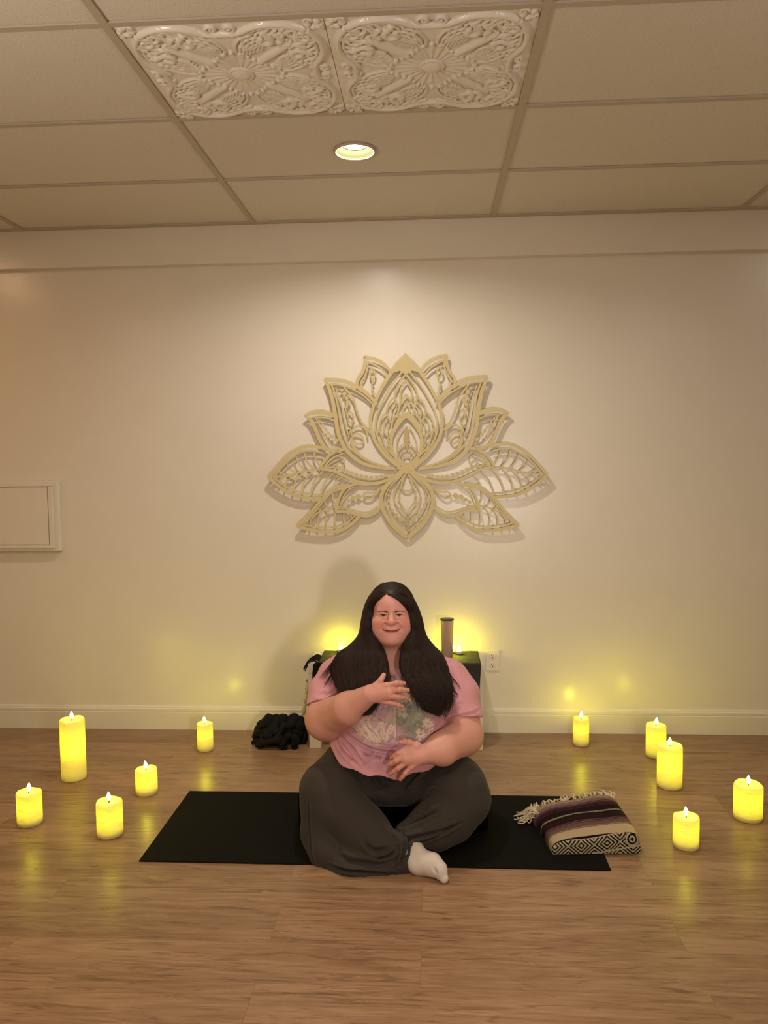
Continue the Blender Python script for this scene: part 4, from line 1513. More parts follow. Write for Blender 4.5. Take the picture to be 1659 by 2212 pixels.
# ---- head
H_ = HEAD
BF.ball((0, 0.088, 0.024), (0.073, 0.096, 0.088), 0.01, frame=H_)
BF.ball((0, 0.052, 0.040), (0.063, 0.060, 0.060), 0.02, frame=H_)
BF.ball((0, 0.058, -0.034), (0.0780, 0.066, 0.073), 0.025, frame=H_)
for s in (-1, 1):
    BF.ball((s * 0.041, 0.0275, -0.029), (0.0320, 0.029, 0.0245), 0.018, frame=H_)
    BF.ball((s * 0.0470, 0.050, -0.049), (0.030, 0.034, 0.034), 0.02, frame=H_)
BF.ball((0, 0.020, -0.089), (0.026, 0.022, 0.017), 0.022, frame=H_)
BF.ball((0, 0.060, -0.093), (0.049, 0.052, 0.025), 0.03, frame=H_)
BF.ball((0, 0.022, -0.060), (0.036, 0.026, 0.024), 0.02, frame=H_)      # muzzle
for s in (-1, 1):
    BF.cone((s * 0.012, 0.005, 0.018), (s * 0.044, 0.013, 0.019), 0.008, 0.007, 0.014, frame=H_)   # brow
    BF.ball((s * 0.020, -0.010, 0.001), (0.012, 0.012, 0.012), 0.014, 'cut', frame=H_)             # socket
    BF.ball((s * 0.032, -0.012, -0.002), (0.014, 0.012, 0.010), 0.012, 'cut', frame=H_)
    BF.ball((s * 0.0305, 0.0095, 0.0005), (0.0165, 0.0130, 0.0120), 0.006, frame=H_)                # lids
# nose
BF.chain([(0, 0.004, 0.010), (0, -0.006, -0.006), (0, -0.0165, -0.024)], [0.0075, 0.0080, 0.0115], 0.010, frame=H_)
BF.ball((0, -0.0165, -0.027), (0.0140, 0.0110, 0.0105), 0.006, frame=H_)
for s in (-1, 1):
    BF.ball((s * 0.0158, -0.002, -0.0295), (0.0085, 0.0105, 0.0085), 0.006, frame=H_)
    BF.ball((s * 0.0078, -0.0120, -0.0380), (0.0042, 0.0055, 0.0032), 0.003, 'cut', frame=H_)
    # smile folds
    P = smooth_poly([(s * 0.020, -0.0045, -0.030), (s * 0.030, -0.003, -0.042), (s * 0.0390, 0.004, -0.054)], 4)
    BF.chain(P + np.array([0, -0.0022, 0]), 0.0003 + 0.0005 * np.sin(np.linspace(0.2, PI - 0.1, len(P))), 0.009, 'cut', frame=H_)
    BF.ball((s * 0.0245, 0.0005, -0.0285), 0.0018, 0.007, 'cut', frame=H_)
    # ears
    BF.ball((s * 0.076, 0.088, -0.008), (0.010, 0.020, 0.032), 0.008, frame=H_)
# lips
P = smooth_poly([(-0.032, 0.0065, -0.0535), (-0.016, -0.0015, -0.0550), (-0.005, -0.0040, -0.0535), (0, -0.0036, -0.0545), (0.005, -0.0040, -0.0535), (0.016, -0.0015, -0.0550), (0.032, 0.0065, -0.0535)], 4)
BF.chain(P, 0.0022 + 0.0014 * np.sin(np.linspace(0, PI, len(P))), 0.005, frame=H_)
P = smooth_poly([(-0.026, 0.004, -0.0585), (-0.013, -0.0010, -0.0625), (0, -0.0030, -0.0640), (0.013, -0.0010, -0.0625), (0.026, 0.004, -0.0585)], 4)
BF.chain(P, 0.0020 + 0.0030 * np.sin(np.linspace(0, PI, len(P))), 0.005, frame=H_)
BF.ball((0, 0.0018, -0.0585), (0.028, 0.0070, 0.0065), 0.004, frame=H_)
MOUTH = smooth_poly([(-0.0335, 0.0045, -0.0525), (-0.018, -0.0040, -0.0575), (0, -0.0095, -0.0592), (0.018, -0.0040, -0.0575), (0.0335, 0.0045, -0.0525)], 5)
BF.chain(MOUTH, np.full(len(MOUTH), 0.0010), 0.004, 'cut', frame=H_)
# eye slits
for s in (-1, 1):
    BF.ball((s * 0.0300, -0.004, -0.0003), (0.0150, 0.016, 0.0050), 0.0012, 'cut', frame=H_)
BV, BQ = BF.mesh(1)
del BF
# skin colours
L_ = H_.inv(BV)
lx, ly, lz = L_[:, 0], L_[:, 1], L_[:, 2]
base = np.array(lin(206, 148, 132)[:3])
face = np.array(lin(215, 154, 142)[:3])
pink = np.array(lin(205, 118, 104)[:3])
lip = np.array(lin(168, 92, 78)[:3])
cols = np.tile(base, (len(BV), 1))
onface = np.clip((lz + 0.13) / 0.03, 0, 1) * (np.abs(lx) < 0.10) * (ly < 0.14)
cols += (face - base) * onface[:, None]


def tint(mask, col):
    global cols
    cols = cols + (np.array(col) - cols) * np.clip(mask, 0, 1)[:, None]


for s in (-1, 1):
    tint(0.55 * np.exp(-(((lx - s * 0.042) / 0.024) ** 2 + ((lz + 0.028) / 0.019) ** 2)) * (ly < 0.06), pink)
tint(0.5 * np.exp(-((lx / 0.014) ** 2 + ((lz + 0.028) / 0.012) ** 2)) * (ly < 0.02), pink)
dm = seg_dist(lx, lz, MOUTH[:, [0, 2]])
lipz = np.interp(lx, MOUTH[:, 0], MOUTH[:, 2])
inl = np.clip((0.033 - np.abs(lx)) / 0.010, 0, 1)
tint(inl * np.clip(1.4 - dm / (0.0016 + np.where(lz < lipz, 0.0060, 0.0038) * np.sqrt(inl)), 0, 1) * (ly < 0.03), lip)
tint(0.9 * np.clip(1.3 - dm / 0.0017, 0, 1) * (ly < 0.03), lin(96, 42, 36)[:3])  # dark line along the mouth crease, shade put into the skin colour
# knuckles and fingers slightly rosier
for c_ in ((-0.1184, -1.3600, 0.6286), (-0.1264, -1.3900, 0.3685)):
    d = np.linalg.norm(BV - np.array(c_), axis=1)
    tint(0.45 * np.exp(-(d / 0.05) ** 2), lin(206, 134, 116)[:3])
PORG = np.array([-0.150, -1.10, 0.0])
person = np_mesh('person', BV - PORG, BQ, M['skin'], loc=PORG, cols=cols)
tagp(person, 'smiling long-haired person in pink print t-shirt seated cross-legged, hands on chest and belly', 'person')
bvh = BVHTree.FromPolygons([tuple(v) for v in BV], [tuple(q) for q in BQ])


def local(o):
    """parent to the person keeping world placement (meshes below are built in world metres)"""
    o.parent = person
    o.matrix_parent_inverse = Matrix.Translation(-Vector(PORG))
    return o


# eyes
look_cam = H_.inv(np.array([[0.0, -4.119, 1.45]]))[0]
for s in (-1, 1):
    c = np.array([s * 0.0300, 0.0100, 0.0])
    bm = bmesh.new()
    bmesh.ops.create_uvsphere(bm, u_segments=40, v_segments=28, radius=0.0120)
    ev = np.array([v.co[:] for v in bm.verts])
    ef = [[v.index for v in f.verts] for f in bm.faces]
    bm.free()
    d = look_cam - c
    d /= np.linalg.norm(d)
    ang = np.arccos(np.clip(ev @ d / 0.0120, -1, 1)) * 0.0120
    ec = np.tile(np.array(lin(205, 182, 162)[:3]), (len(ev), 1))
    ec[ang < 0.0064] = lin(52, 34, 22)[:3]
    ec[ang < 0.0030] = lin(6, 5, 5)[:3]
    me = bpy.data.meshes.new('eye')
    me.from_pydata([tuple(H_.w(c + v)) for v in ev], [], ef)
    at = me.color_attributes.new('Col', 'FLOAT_COLOR', 'POINT')
    at.data.foreach_set('color', np.concatenate([ec, np.ones((len(ec), 1))], 1).astype(np.float32).ravel())
    local(link('eye', me, M['eye'], smooth=True))


def face_pt(x, z, off=0.0004):
    o_ = H_.w((x, -0.08, z))
    hit = bvh.ray_cast(Vector(o_), Vector(hb))
    if hit[0] is None:
        return H_.w((x, 0.005, z))
    return np.array(hit[0]) - hb * off


# brows and lashes
for s in (-1, 1):
    a = Acc()
    for i in range(130):
        t = random.random()
        x = s * (0.0135 + 0.033 * t)
        z = 0.0128 + 0.0036 * math.sin(PI * min(1, t * 1.1) * 0.75) - 0.0010 * t + random.uniform(-1, 1) * 0.0019 * (1 - 0.6 * t)
        p0, p1 = face_pt(x, z), face_pt(x + s * 0.0052, z + 0.0010 - 0.0016 * t)
        a.tube(np.array([p0, (p0 + p1) / 2 - hb * 0.0003, p1]), [0.0005, 0.0005, 0.0002], 4)
    local(a.build('eyebrow', M['brow']))
    a = Acc()
    P = []
    for t in np.linspace(-1, 1, 15):
        x, z = s * 0.0300 + 0.0150 * t, 0.0050 * math.sqrt(max(0, 1 - t * t)) - 0.0002
        P.append(H_.w((x, -0.0046 + 0.0065 * t * t, z)))
    a.tube(np.array(P), 0.0011 * np.sqrt(np.sin(np.linspace(0.15, PI - 0.15, 15))), 6)
    local(a.build('eyelashes', M['hair']))

# ------------------------------------------------------------------ t-shirt
sx_, sy_, sz_ = axis((-0.58, 0.29, 0.0032)), axis((-1.40, -0.80, 0.0036)), axis((0.22, 0.76, 0.0032))
SF = Field(sx_, sy_, sz_)
torso(SF, 0.0)
SF.cone(NECK, (-0.1567, -1.0600, 0.5672), 0.062, 0.13, 0.04)
# loose lower hem flaring over the lap
SF.ball((-0.2071, -1.1300, 0.2831), (0.215, 0.205, 0.085), 0.05)
SF.cone((-0.3936, -1.0900, 0.3293), (-0.2941, -1.1700, 0.2977), 0.040, 0.07, 0.03)
SF.cone((0.0921, -1.0900, 0.2991), (-0.0171, -1.1700, 0.2827), 0.035, 0.07, 0.03)
# hem
def hemcut(X, Y, Z):
    return (0.293 + 0.85 * (X + 0.150) ** 2 + 0.22 * np.clip(Y + 1.28, 0, 1) + 0.004 * np.sin(X * 60) + 0.003 * np.sin(X * 27 + 2)) - Z
sl, (X, Y, Z) = SF._sub((-1, -2, 0), (1, 0, 1))
SF.f[sl] = np.maximum(SF.f[sl], (hemcut(X, Y, Z) * 0.9).astype(np.float32))
# neck opening
SF.cone(HEAD.w((0, 0.075, -0.09)), (-0.1547, -1.1150, 0.6839), 0.058, 0.055, 0.004, 'cut')
SF.cone((-0.1546, -1.1150, 0.6876), (-0.1509, -1.2200, 0.7213), 0.045, 0.038, 0.004, 'cut')
SL = Field(sx_, sy_, sz_)
SL.chain([SHL, UAL, UAL + (ELL - UAL) * 1.0], [0.096, 0.0885, 0.088], 0.03)
SL.chain([SHR, UAR, UAR + (ELR - UAR) * 1.0], [0.096, 0.0885, 0.088], 0.03)
nl, nr = np.array([0.30, -0.30, -0.90]), np.array([0.02, -0.35, -0.93])
SL.plane_cut((-0.4235, -1.1200, 0.5146), nl, (-0.6, -1.5, 0.2), (-0.15, -0.7, 0.8))
SL.plane_cut((0.1331, -1.1200, 0.4508), nr, (-0.15, -1.5, 0.2), (0.3, -0.7, 0.8))
k = 0.02
h = np.maximum(k - np.abs(SF.f - SL.f), 0) / k
SF.f = np.minimum(SF.f, SL.f) - h * h * k * 0.25
# soft drape
SF.offset(lambda X, Y, Z: 0.0020 * np.sin(34 * X + 22 * Z + 2 * np.sin(18 * Z)) * np.sin(26 * Z - 14 * X) + 0.0012 * np.sin(75 * Z + 40 * X), (-0.58, -1.4, 0.24), (0.29, -0.8, 0.66))
SV, SQ = SF.mesh(2)
del SF, SL


def normals(V, Q):
    n = np.cross(V[Q[:, 2]] - V[Q[:, 0]], V[Q[:, 3]] - V[Q[:, 1]])
    N = np.zeros_like(V)
    for i in range(4):
        np.add.at(N, Q[:, i], n)
    return N / np.maximum(np.linalg.norm(N, axis=1, keepdims=True), 1e-12)


def crease(V, N, pts, w, amp, ridge=0.6):
    """press a soft fold line (given in the x-z plane) into the front of a cloth mesh"""
    P = smooth_poly([(p[0], p[2]) for p in pts], 6)
    d = seg_dist(V[:, 0], V[:, 2], P)
    yp = smooth_poly([(p[0], p[2], p[1]) for p in pts], 6)
    near = np.full(len(V), -9.0)
    c_ = np.where(d < 5 * w)[0]
    if len(c_):
        dd_ = (V[c_, 0][:, None] - yp[None, :, 0]) ** 2 + (V[c_, 2][:, None] - yp[None, :, 1]) ** 2
        near[c_] = yp[dd_.argmin(1), 2]
    deep = np.clip(1.6 - np.abs(V[:, 1] - near) / 0.06, 0, 1)
    # fade at the ends
    e = np.minimum(np.hypot(V[:, 0] - P[0, 0], V[:, 2] - P[0, 1]), np.hypot(V[:, 0] - P[-1, 0], V[:, 2] - P[-1, 1]))
    fade = np.clip(e / (6 * w), 0, 1) ** 1.5
    fr = np.clip(-N[:, 1] * 2, 0, 1) * fade * deep
    g = -amp * np.exp(-(d / w) ** 2) + amp * ridge * np.exp(-((d - 2.2 * w) / (1.3 * w)) ** 2)
    return V + N * (g * fr)[:, None]


SN = normals(SV, SQ)
for pts, w, am in [
        ([(-0.4835, -1.1700, 0.5006), (-0.4124, -1.2000, 0.5251), (-0.3498, -1.2000, 0.5526)], 0.004, 0.004),
        ([(-0.4370, -1.1500, 0.5458), (-0.3902, -1.1600, 0.5637), (-0.3412, -1.1600, 0.5931)], 0.006, 0.004),
        ([(-0.4644, -1.1500, 0.5310), (-0.4087, -1.1600, 0.5363), (-0.3489, -1.1600, 0.5640)], 0.005, 0.003),
        ([(0.1872, -1.1700, 0.4878), (0.1331, -1.2000, 0.4882), (0.0720, -1.2000, 0.4788)], 0.004, 0.004),
        ([(0.0743, -1.1500, 0.6577), (0.0914, -1.1600, 0.6065), (0.0999, -1.1600, 0.5525)], 0.008, 0.005),
        ([(0.0501, -1.2000, 0.6177), (0.0597, -1.2200, 0.5527), (0.0417, -1.2400, 0.4919)], 0.006, 0.006),
        ([(-0.3427, -1.2800, 0.4105), (-0.2978, -1.3000, 0.3833), (-0.2555, -1.3000, 0.3400)], 0.005, 0.006),
        ([(-0.3692, -1.2500, 0.3904), (-0.3262, -1.2800, 0.3578), (-0.2779, -1.3000, 0.3345)], 0.005, 0.005),
        ([(-0.3303, -1.2800, 0.4318), (-0.2803, -1.3000, 0.4062), (-0.2276, -1.3200, 0.3882), (-0.1423, -1.3300, 0.3791)], 0.006, 0.005),
        ([(-0.2138, -1.3200, 0.4057), (-0.1674, -1.3300, 0.4030), (-0.1219, -1.3300, 0.3966)], 0.004, 0.004),
        ([(-0.3255, -1.2700, 0.4776), (-0.2893, -1.2800, 0.5164), (-0.2625, -1.2900, 0.5286)], 0.008, 0.006),
        ([(-0.0072, -1.3000, 0.4213), (0.0356, -1.2800, 0.4494), (0.0706, -1.2500, 0.4743)], 0.006, 0.006),
        ([(-0.2471, -1.3000, 0.3226), (-0.2296, -1.3000, 0.3491), (-0.2037, -1.3000, 0.3634)], 0.004, 0.003)]:
    SV = crease(SV, SN, pts, w * 0.9, am * 1.5)
n1 = vnoise(SV * 22, 11)
n2 = vnoise(SV * 60, 12)
rose = np.array(lin(207, 146, 151)[:3])
mauve = np.array(lin(178, 132, 147)[:3])
deep = np.array(lin(143, 102, 118)[:3])
tt = np.clip(0.5 + 0.6 * n1 + 0.2 * n2, 0, 1)[:, None]
lower = np.clip((0.60 - SV[:, 2]) / 0.16, 0, 1)[:, None] * np.clip(1 - np.abs(SV[:, 0] + 0.15) / 0.30, 0, 1)[:, None] ** 0.5
cols = rose * (1 - lower * 0.75) + (mauve * tt + deep * (1 - tt)) * lower * 0.75
hemb = np.exp(-((hemcut(SV[:, 0], SV[:, 1], SV[:, 2]) + 0.012) / 0.018) ** 2)[:, None] * (SV[:, 2] < 0.42)[:, None]
cols = cols * (1 - 0.7 * hemb) + rose * 1.02 * 0.7 * hemb
shirt = local(np_mesh('t_shirt', SV, SQ, M['shirt'], cols=cols))
shirt['label'] = 'pink and mauve tie-dye t-shirt with a floral print'
sbvh = BVHTree.FromPolygons([tuple(v) for v in SV], [tuple(q) for q in SQ])


def shirt_y(x, z):
    h_ = sbvh.ray_cast(Vector((x, -1.6, z)), Vector((0, 1, 0)))
    return h_[0].y if h_[0] is not None else None


# ---- floral print, a thin layer of ink following the cloth
p0, p1 = np.array((-0.3093, -1.3200, 0.3942)), np.array((0.0314, -1.3000, 0.6324))
st = 0.0014
gx, gz = np.arange(p0[0], p1[0], st), np.arange(p0[2], p1[2], st)
GX, GZ = np.meshgrid(gx, gz, indexing='ij')
GY = np.full(GX.shape, np.nan)
for i in range(len(gx)):
    for j in range(len(gz)):
        y = shirt_y(gx[i], gz[j])
        if y is not None:
            GY[i, j] = y
Sx = 200.0 / (p1[0] - p0[0])
Sz = 140.0 / (p1[2] - p0[2])
PXx = 752 + (GX - p0[0]) * Sx      # design coordinates of the artwork
PYy = 1618 - (GZ - p0[2]) * Sz
nn = vnoise(np.stack([GX * 60, GX * 0, GZ * 60], -1), 21)
n3 = vnoise(np.stack([GX * 150, GX * 0, GZ * 150], -1), 22)
# outline of the artwork
ell = np.minimum.reduce([((PXx - 815) / 58) ** 2 + ((PYy - 1572) / 44) ** 2, ((PXx - 895) / 48) ** 2 + ((PYy - 1560) / 50) ** 2,
                         ((PXx - 870) / 50) ** 2 + ((PYy - 1510) / 34) ** 2])
mask = (ell + 0.22 * nn + 0.12 * n3 < 1.0) & ~np.isnan(GY)
bei = np.array(lin(196, 166, 158)[:3])
mau = np.array(lin(174, 136, 144)[:3])
sage = np.array(lin(142, 140, 124)[:3])
crm = np.array(lin(216, 196, 172)[:3])
t = np.clip(0.5 + 0.55 * nn + 0.2 * n3, 0, 1)[..., None]
pc = bei * t + mau * (1 - t)
gm = np.clip(1.5 - (((PXx - 888) / 34) ** 2 + ((PYy - 1558) / 44) ** 2) + 0.5 * nn, 0, 1)[..., None]
pc = pc * (1 - gm) + sage * (0.75 + 0.35 * t) * gm


dk = lin(120, 84, 80)[:3]
dg = lin(96, 92, 70)[:3]


def ink(pts, w, col, soft=0.6):
    global pc
    d = seg_dist(PXx, PYy, smooth_poly(pts, 5))
    m = np.clip((w - d) / soft, 0, 1)[..., None]
    pc = pc * (1 - m) + np.array(col) * m


def leaf(x0, y0, x1, y1, wd, col, al=0.85):
    global pc
    L2 = math.hypot(x1 - x0, y1 - y0)
    ux, uy = (x1 - x0) / L2, (y1 - y0) / L2
    t_ = ((PXx - x0) * ux + (PYy - y0) * uy) / L2
    d_ = np.abs(-(PXx - x0) * uy + (PYy - y0) * ux)
    prof_ = wd * np.sqrt(np.clip(4 * t_ * (1 - t_), 0, 1)) * (1 + 0.25 * n3)
    m = (np.clip((prof_ - d_) / 0.7, 0, 1) * al * (0.75 + 0.25 * np.clip(d_ / max(wd, 1e-3) + 0.3 * nn, 0, 1)))[..., None]
    pc = pc * (1 - m) + np.array(col) * m


def flower(cx, cy, r, n, ph, col, w=1.0):
    for q in range(n):
        a = ph + 2 * PI * q / n + random.uniform(-.15, .15)
        rr = r * random.uniform(0.8, 1.15)
        leaf(cx + 1.5 * math.cos(a), cy + 1.5 * math.sin(a), cx + rr * math.cos(a), cy + rr * math.sin(a), r * 0.24, col, 0.8)
    ink([(cx - 1, cy), (cx, cy + .5), (cx + 1, cy)], 1.4, dg)
    return
    # outline variant
    for q in range(n):
        a = ph + 2 * PI * q / n
        c, s = math.cos(a), math.sin(a)
        ink([(cx, cy), (cx + r * 0.55 * c - r * 0.28 * s, cy + r * 0.55 * s + r * 0.28 * c), (cx + r * c, cy + r * s), (cx + r * 0.55 * c + r * 0.28 * s, cy + r * 0.55 * s - r * 0.28 * c), (cx, cy)], w, col)


# big lily leaves lower centre-left
for pts in ([(826, 1606), (822, 1588), (826, 1566)], [(828, 1606), (838, 1588), (846, 1572)], [(824, 1606), (808, 1592), (800, 1572)], [(822, 1607), (800, 1600), (786, 1580)],
            [(832, 1606), (850, 1594), (853, 1576)], [(818, 1608), (796, 1606), (778, 1592)], [(852, 1604), (852, 1570), (852, 1530)], [(776, 1560), (790, 1575), (808, 1606)],
            [(770, 1575), (786, 1592), (800, 1608)], [(786, 1540), (796, 1560), (800, 1580)]):
    leaf(pts[0][0], pts[0][1], pts[-1][0], pts[-1][1], 3.6, crm, 0.75)
    ink([(p[0] + 3, p[1] + 1) for p in pts], 0.7, dk, 0.9)
flower(868, 1548, 15, 7, 0.3, crm)
flower(838, 1528, 13, 6, 0.1, lin(214, 168, 150)[:3])
flower(878, 1518, 14, 6, 0.6, lin(218, 176, 152)[:3])
flower(904, 1504, 12, 6, 0.2, lin(216, 172, 150)[:3])
flower(924, 1568, 14, 8, 0.4, crm)
flower(908, 1592, 14, 7, 0.9, crm)
flower(930, 1588, 9, 6, 0.1, crm)
flower(790, 1562, 13, 6, 0.5, lin(206, 176, 150)[:3])
flower(776, 1586, 12, 6, 0.2, lin(206, 176, 150)[:3])
for pts in ([(880, 1535), (890, 1545), (905, 1540)], [(884, 1560), (894, 1572), (908, 1566)], [(872, 1590), (884, 1584), (892, 1590)], [(852, 1556), (853, 1562)], [(850, 1578), (852, 1584)],
            [(902, 1530), (912, 1540), (918, 1552)], [(760, 1580), (772, 1600), (784, 1606)]):
    ink(pts, 0.8, dg, 0.9)
for q in range(60):
    cx_, cy_ = 765 + 170 * random.random(), 1488 + 118 * random.random()
    a_ = random.uniform(0, 6.28)
    r_ = random.uniform(5, 13)
    leaf(cx_, cy_, cx_ + r_ * math.cos(a_), cy_ + r_ * math.sin(a_), random.uniform(1.0, 2.4), (crm, bei, sage, dk, mau)[q % 5], 0.55)
for q in range(16):
    cx_, cy_ = 770 + 165 * random.random(), 1500 + 105 * random.random()
    ink([(cx_, cy_), (cx_ + random.uniform(-9, 9), cy_ + random.uniform(-7, 7)), (cx_ + random.uniform(-14, 14), cy_ + random.uniform(-10, 10))], 0.5, crm if q % 2 else dk, 0.9)
idg = np.arange(GX.size).reshape(GX.shape)
ok = mask[:-1, :-1] & mask[1:, :-1] & mask[1:, 1:] & mask[:-1, 1:]
Fp = np.stack([idg[:-1, :-1][ok], idg[1:, :-1][ok], idg[1:, 1:][ok], idg[:-1, 1:][ok]], -1)
used = np.unique(Fp)
remap = np.full(GX.size, -1)
remap[used] = np.arange(len(used))
Vp = np.stack([GX, GY - 0.0012, GZ], -1).reshape(-1, 3)[used]
o = np_mesh('shirt_print', Vp, remap[Fp], M['print'], cols=pc.reshape(-1, 3)[used])
o.parent = shirt
# lettering under the artwork
cu = bpy.data.curves.new('lettering', 'FONT')
cu.body = 'wilde & my'
cu.size = 0.030
cu.shear = 0.25
cu.space_character = 1.05
to = bpy.data.objects.new('lettering', cu)
COL.objects.link(to)
bpy.context.view_layer.update()
tm = bpy.data.meshes.new_from_object(to.evaluated_get(bpy.context.evaluated_depsgraph_get()))
bpy.data.objects.remove(to)
bm = bmesh.new()
bm.from_mesh(tm)
for _ in range(4):
    bmesh.ops.triangulate(bm, faces=bm.faces[:])
    le = [e for e in bm.edges if e.calc_length() > 0.0025]
    if not le:
        break
    bmesh.ops.subdivide_edges(bm, edges=le, cuts=1)
q0, q1 = np.array((-0.2577, -1.3100, 0.3684)), np.array((-0.1053, -1.3300, 0.3674))
wid = max(v.co.x for v in bm.verts)
dirx = (q1 - q0)
for v in bm.verts:
    u_ = v.co.x / wid
    x = q0[0] + dirx[0] * u_
    z = q0[2] + dirx[2] * u_ + v.co.y * 0.9 - 0.006 * math.sin(PI * u_)
    y = shirt_y(x, z)
    v.co = (x, (y if y is not None else -1.3) - 0.0032, z)
me = bpy.data.meshes.new('lettering')
bm.to_mesh(me)
bm.free()
M['ink'] = simple_mat('grey_ink', lin(140, 106, 110), 0.8, var=0.25, bscale=300)
lo = link('lettering', me, M['ink'])
lo.parent = shirt

# ------------------------------------------------------------------ trousers
TF = Field(axis((-0.60, 0.30, 0.0029)), axis((-1.54, -0.80, 0.0036)), axis((-0.004, 0.44, 0.0029)))
TF.ball((-0.1613, -1.0400, 0.2199), (0.28, 0.20, 0.13), 0.05)
TF.ball((-0.1631, -1.1200, 0.2015), (0.16, 0.13, 0.085), 0.04)
TF.cone((-0.2926, -1.0400, 0.2010), (-0.3959, -1.2550, 0.2187), 0.150, 0.103, 0.04)
TF.cone((-0.0366, -1.0400, 0.2043), (0.1055, -1.2500, 0.2201), 0.150, 0.100, 0.04)
TF.ball((0.0902, -1.1900, 0.2195), 0.100, 0.03)
TF.chain([(-0.3902, -1.2750, 0.1881), (-0.2446, -1.3650, 0.0988), (-0.1213, -1.4300, 0.0449)], [0.104, 0.088, 0.046], 0.03)
TF.chain([(-0.4008, -1.2800, 0.1438), (-0.4014, -1.3100, 0.0691), (-0.3851, -1.3600, 0.0276)], [0.092, 0.086, 0.066], 0.03)
TF.chain([(-0.3851, -1.3600, 0.0276), (-0.2871, -1.4250, 0.0151), (-0.1277, -1.4400, 0.0263)], [0.064, 0.050, 0.030], 0.03)
TF.cone((-0.1332, -1.4200, 0.0564), (-0.0950, -1.4350, 0.0378), 0.046, 0.040, 0.02)
TF.cone((-0.1918, -1.4000, 0.0912), (-0.0922, -1.4100, 0.0640), 0.05, 0.030, 0.02)
# other leg
TF2 = Field(*TF.ax)
TF2.chain([(0.1068, -1.2550, 0.1796), (0.0076, -1.3000, 0.1032), (-0.0855, -1.3450, 0.0779)], [0.102, 0.087, 0.060], 0.03)
TF2.chain([(0.1174, -1.2500, 0.1829), (0.0681, -1.2700, 0.1112), (-0.0183, -1.3000, 0.0710)], [0.094, 0.078, 0.055], 0.03)
k = 0.012
h = np.maximum(k - np.abs(TF.f - TF2.f), 0) / k
TF.f = np.minimum(TF.f, TF2.f) - h * h * k * 0.25
TF.offset(lambda X, Y, Z: 0.0022 * np.sin(24 * X - 18 * Z + 2 * np.sin(14 * Z)) * np.sin(18 * Z + 11 * X), (-0.6, -1.54, 0.0), (0.3, -0.8, 0.4))
TF.plane_cut((0, 0, 0.0008), (0, 0, -1), (-1, -2, -.01), (1, 0, 0.44))
TF.f[:] = np.maximum(TF.f, -0.5)
# ankle opening
TF.cone((-0.0916, -1.4360, 0.0418), (-0.0506, -1.4500, 0.0399), 0.034, 0.036, 0.003, 'cut')
TV, TQ = TF.mesh(2)
del TF, TF2
TN = normals(TV, TQ)
for pts, w, am in [
        ([(-0.1514, -1.3700, 0.1236), (-0.0826, -1.3700, 0.1420), (0.0244, -1.3700, 0.1918)], 0.006, 0.009),
        ([(-0.1166, -1.3700, 0.0932), (-0.0127, -1.3700, 0.1157), (0.1013, -1.3500, 0.1425)], 0.006, 0.010),
        ([(-0.0916, -1.3700, 0.0764), (0.0072, -1.3700, 0.1057), (0.0639, -1.3700, 0.1342)], 0.005, 0.008),
        ([(-0.1327, -1.3700, 0.1584), (-0.0590, -1.3700, 0.1699), (-0.0005, -1.3700, 0.2000)], 0.007, 0.006),
        ([(-0.0683, -1.3000, 0.2251), (-0.0254, -1.3200, 0.2448), (0.0169, -1.3200, 0.2506)], 0.005, 0.005),
        ([(-0.2119, -1.4500, 0.0586), (-0.1627, -1.4500, 0.0679), (-0.1233, -1.4500, 0.0922)], 0.005, 0.010),
        ([(-0.3641, -1.4200, 0.0178), (-0.2786, -1.4600, 0.0204), (-0.1384, -1.4600, 0.0098)], 0.005, 0.010),
        ([(-0.3435, -1.4200, 0.0558), (-0.2783, -1.4600, 0.0473), (-0.1723, -1.4600, 0.0394)], 0.008, 0.008),
        ([(-0.2446, -1.4400, 0.1254), (-0.2115, -1.4500, 0.0872), (-0.1429, -1.4500, 0.0919)], 0.009, 0.008),
        ([(-0.2412, -1.2500, 0.2867), (-0.1998, -1.2500, 0.2408), (-0.1547, -1.2500, 0.2200)], 0.006, 0.008),
        ([(-0.2132, -1.2500, 0.2942), (-0.1787, -1.2500, 0.2589), (-0.1370, -1.2500, 0.2416)], 0.005, 0.006),
        ([(-0.0167, -1.2700, 0.3012), (-0.0773, -1.2700, 0.2509), (-0.1197, -1.2600, 0.1998)], 0.006, 0.009),
        ([(-0.2965, -1.3500, 0.2383), (-0.2692, -1.3500, 0.2508), (-0.2491, -1.3300, 0.2372)], 0.004, 0.006),
        ([(-0.2827, -1.3300, 0.2733), (-0.2463, -1.3200, 0.2521), (-0.2297, -1.3200, 0.2139)], 0.007, 0.006),
        ([(-0.4547, -1.3300, 0.2150), (-0.4468, -1.3600, 0.1102), (-0.4305, -1.4000, 0.0162), (-0.4012, -1.4200, -0.0070)], 0.0035, 0.006),
        ([(-0.1103, -1.4400, 0.1278), (-0.1022, -1.4500, 0.0893), (-0.1172, -1.4500, 0.0520)], 0.0035, 0.007),
        ([(-0.0941, -1.4400, 0.1180), (-0.0875, -1.4500, 0.0929), (-0.0976, -1.4500, 0.0591)], 0.0035, 0.007),
        ([(-0.1268, -1.4400, 0.1123), (-0.1202, -1.4500, 0.0789), (-0.1401, -1.4500, 0.0448)], 0.0035, 0.006),
        ([(-0.1206, -1.4500, 0.0351), (-0.1106, -1.4500, 0.0589), (-0.0910, -1.4500, 0.0727)], 0.0035, 0.006),
        ([(-0.4051, -1.4400, -0.0116), (-0.3540, -1.4500, -0.0035), (-0.2862, -1.4700, -0.0046), (-0.2209, -1.4700, 0.0001)], 0.004, 0.008)]:
    TV = crease(TV, TN, pts, w * 0.78, am * 1.9, 0.5)
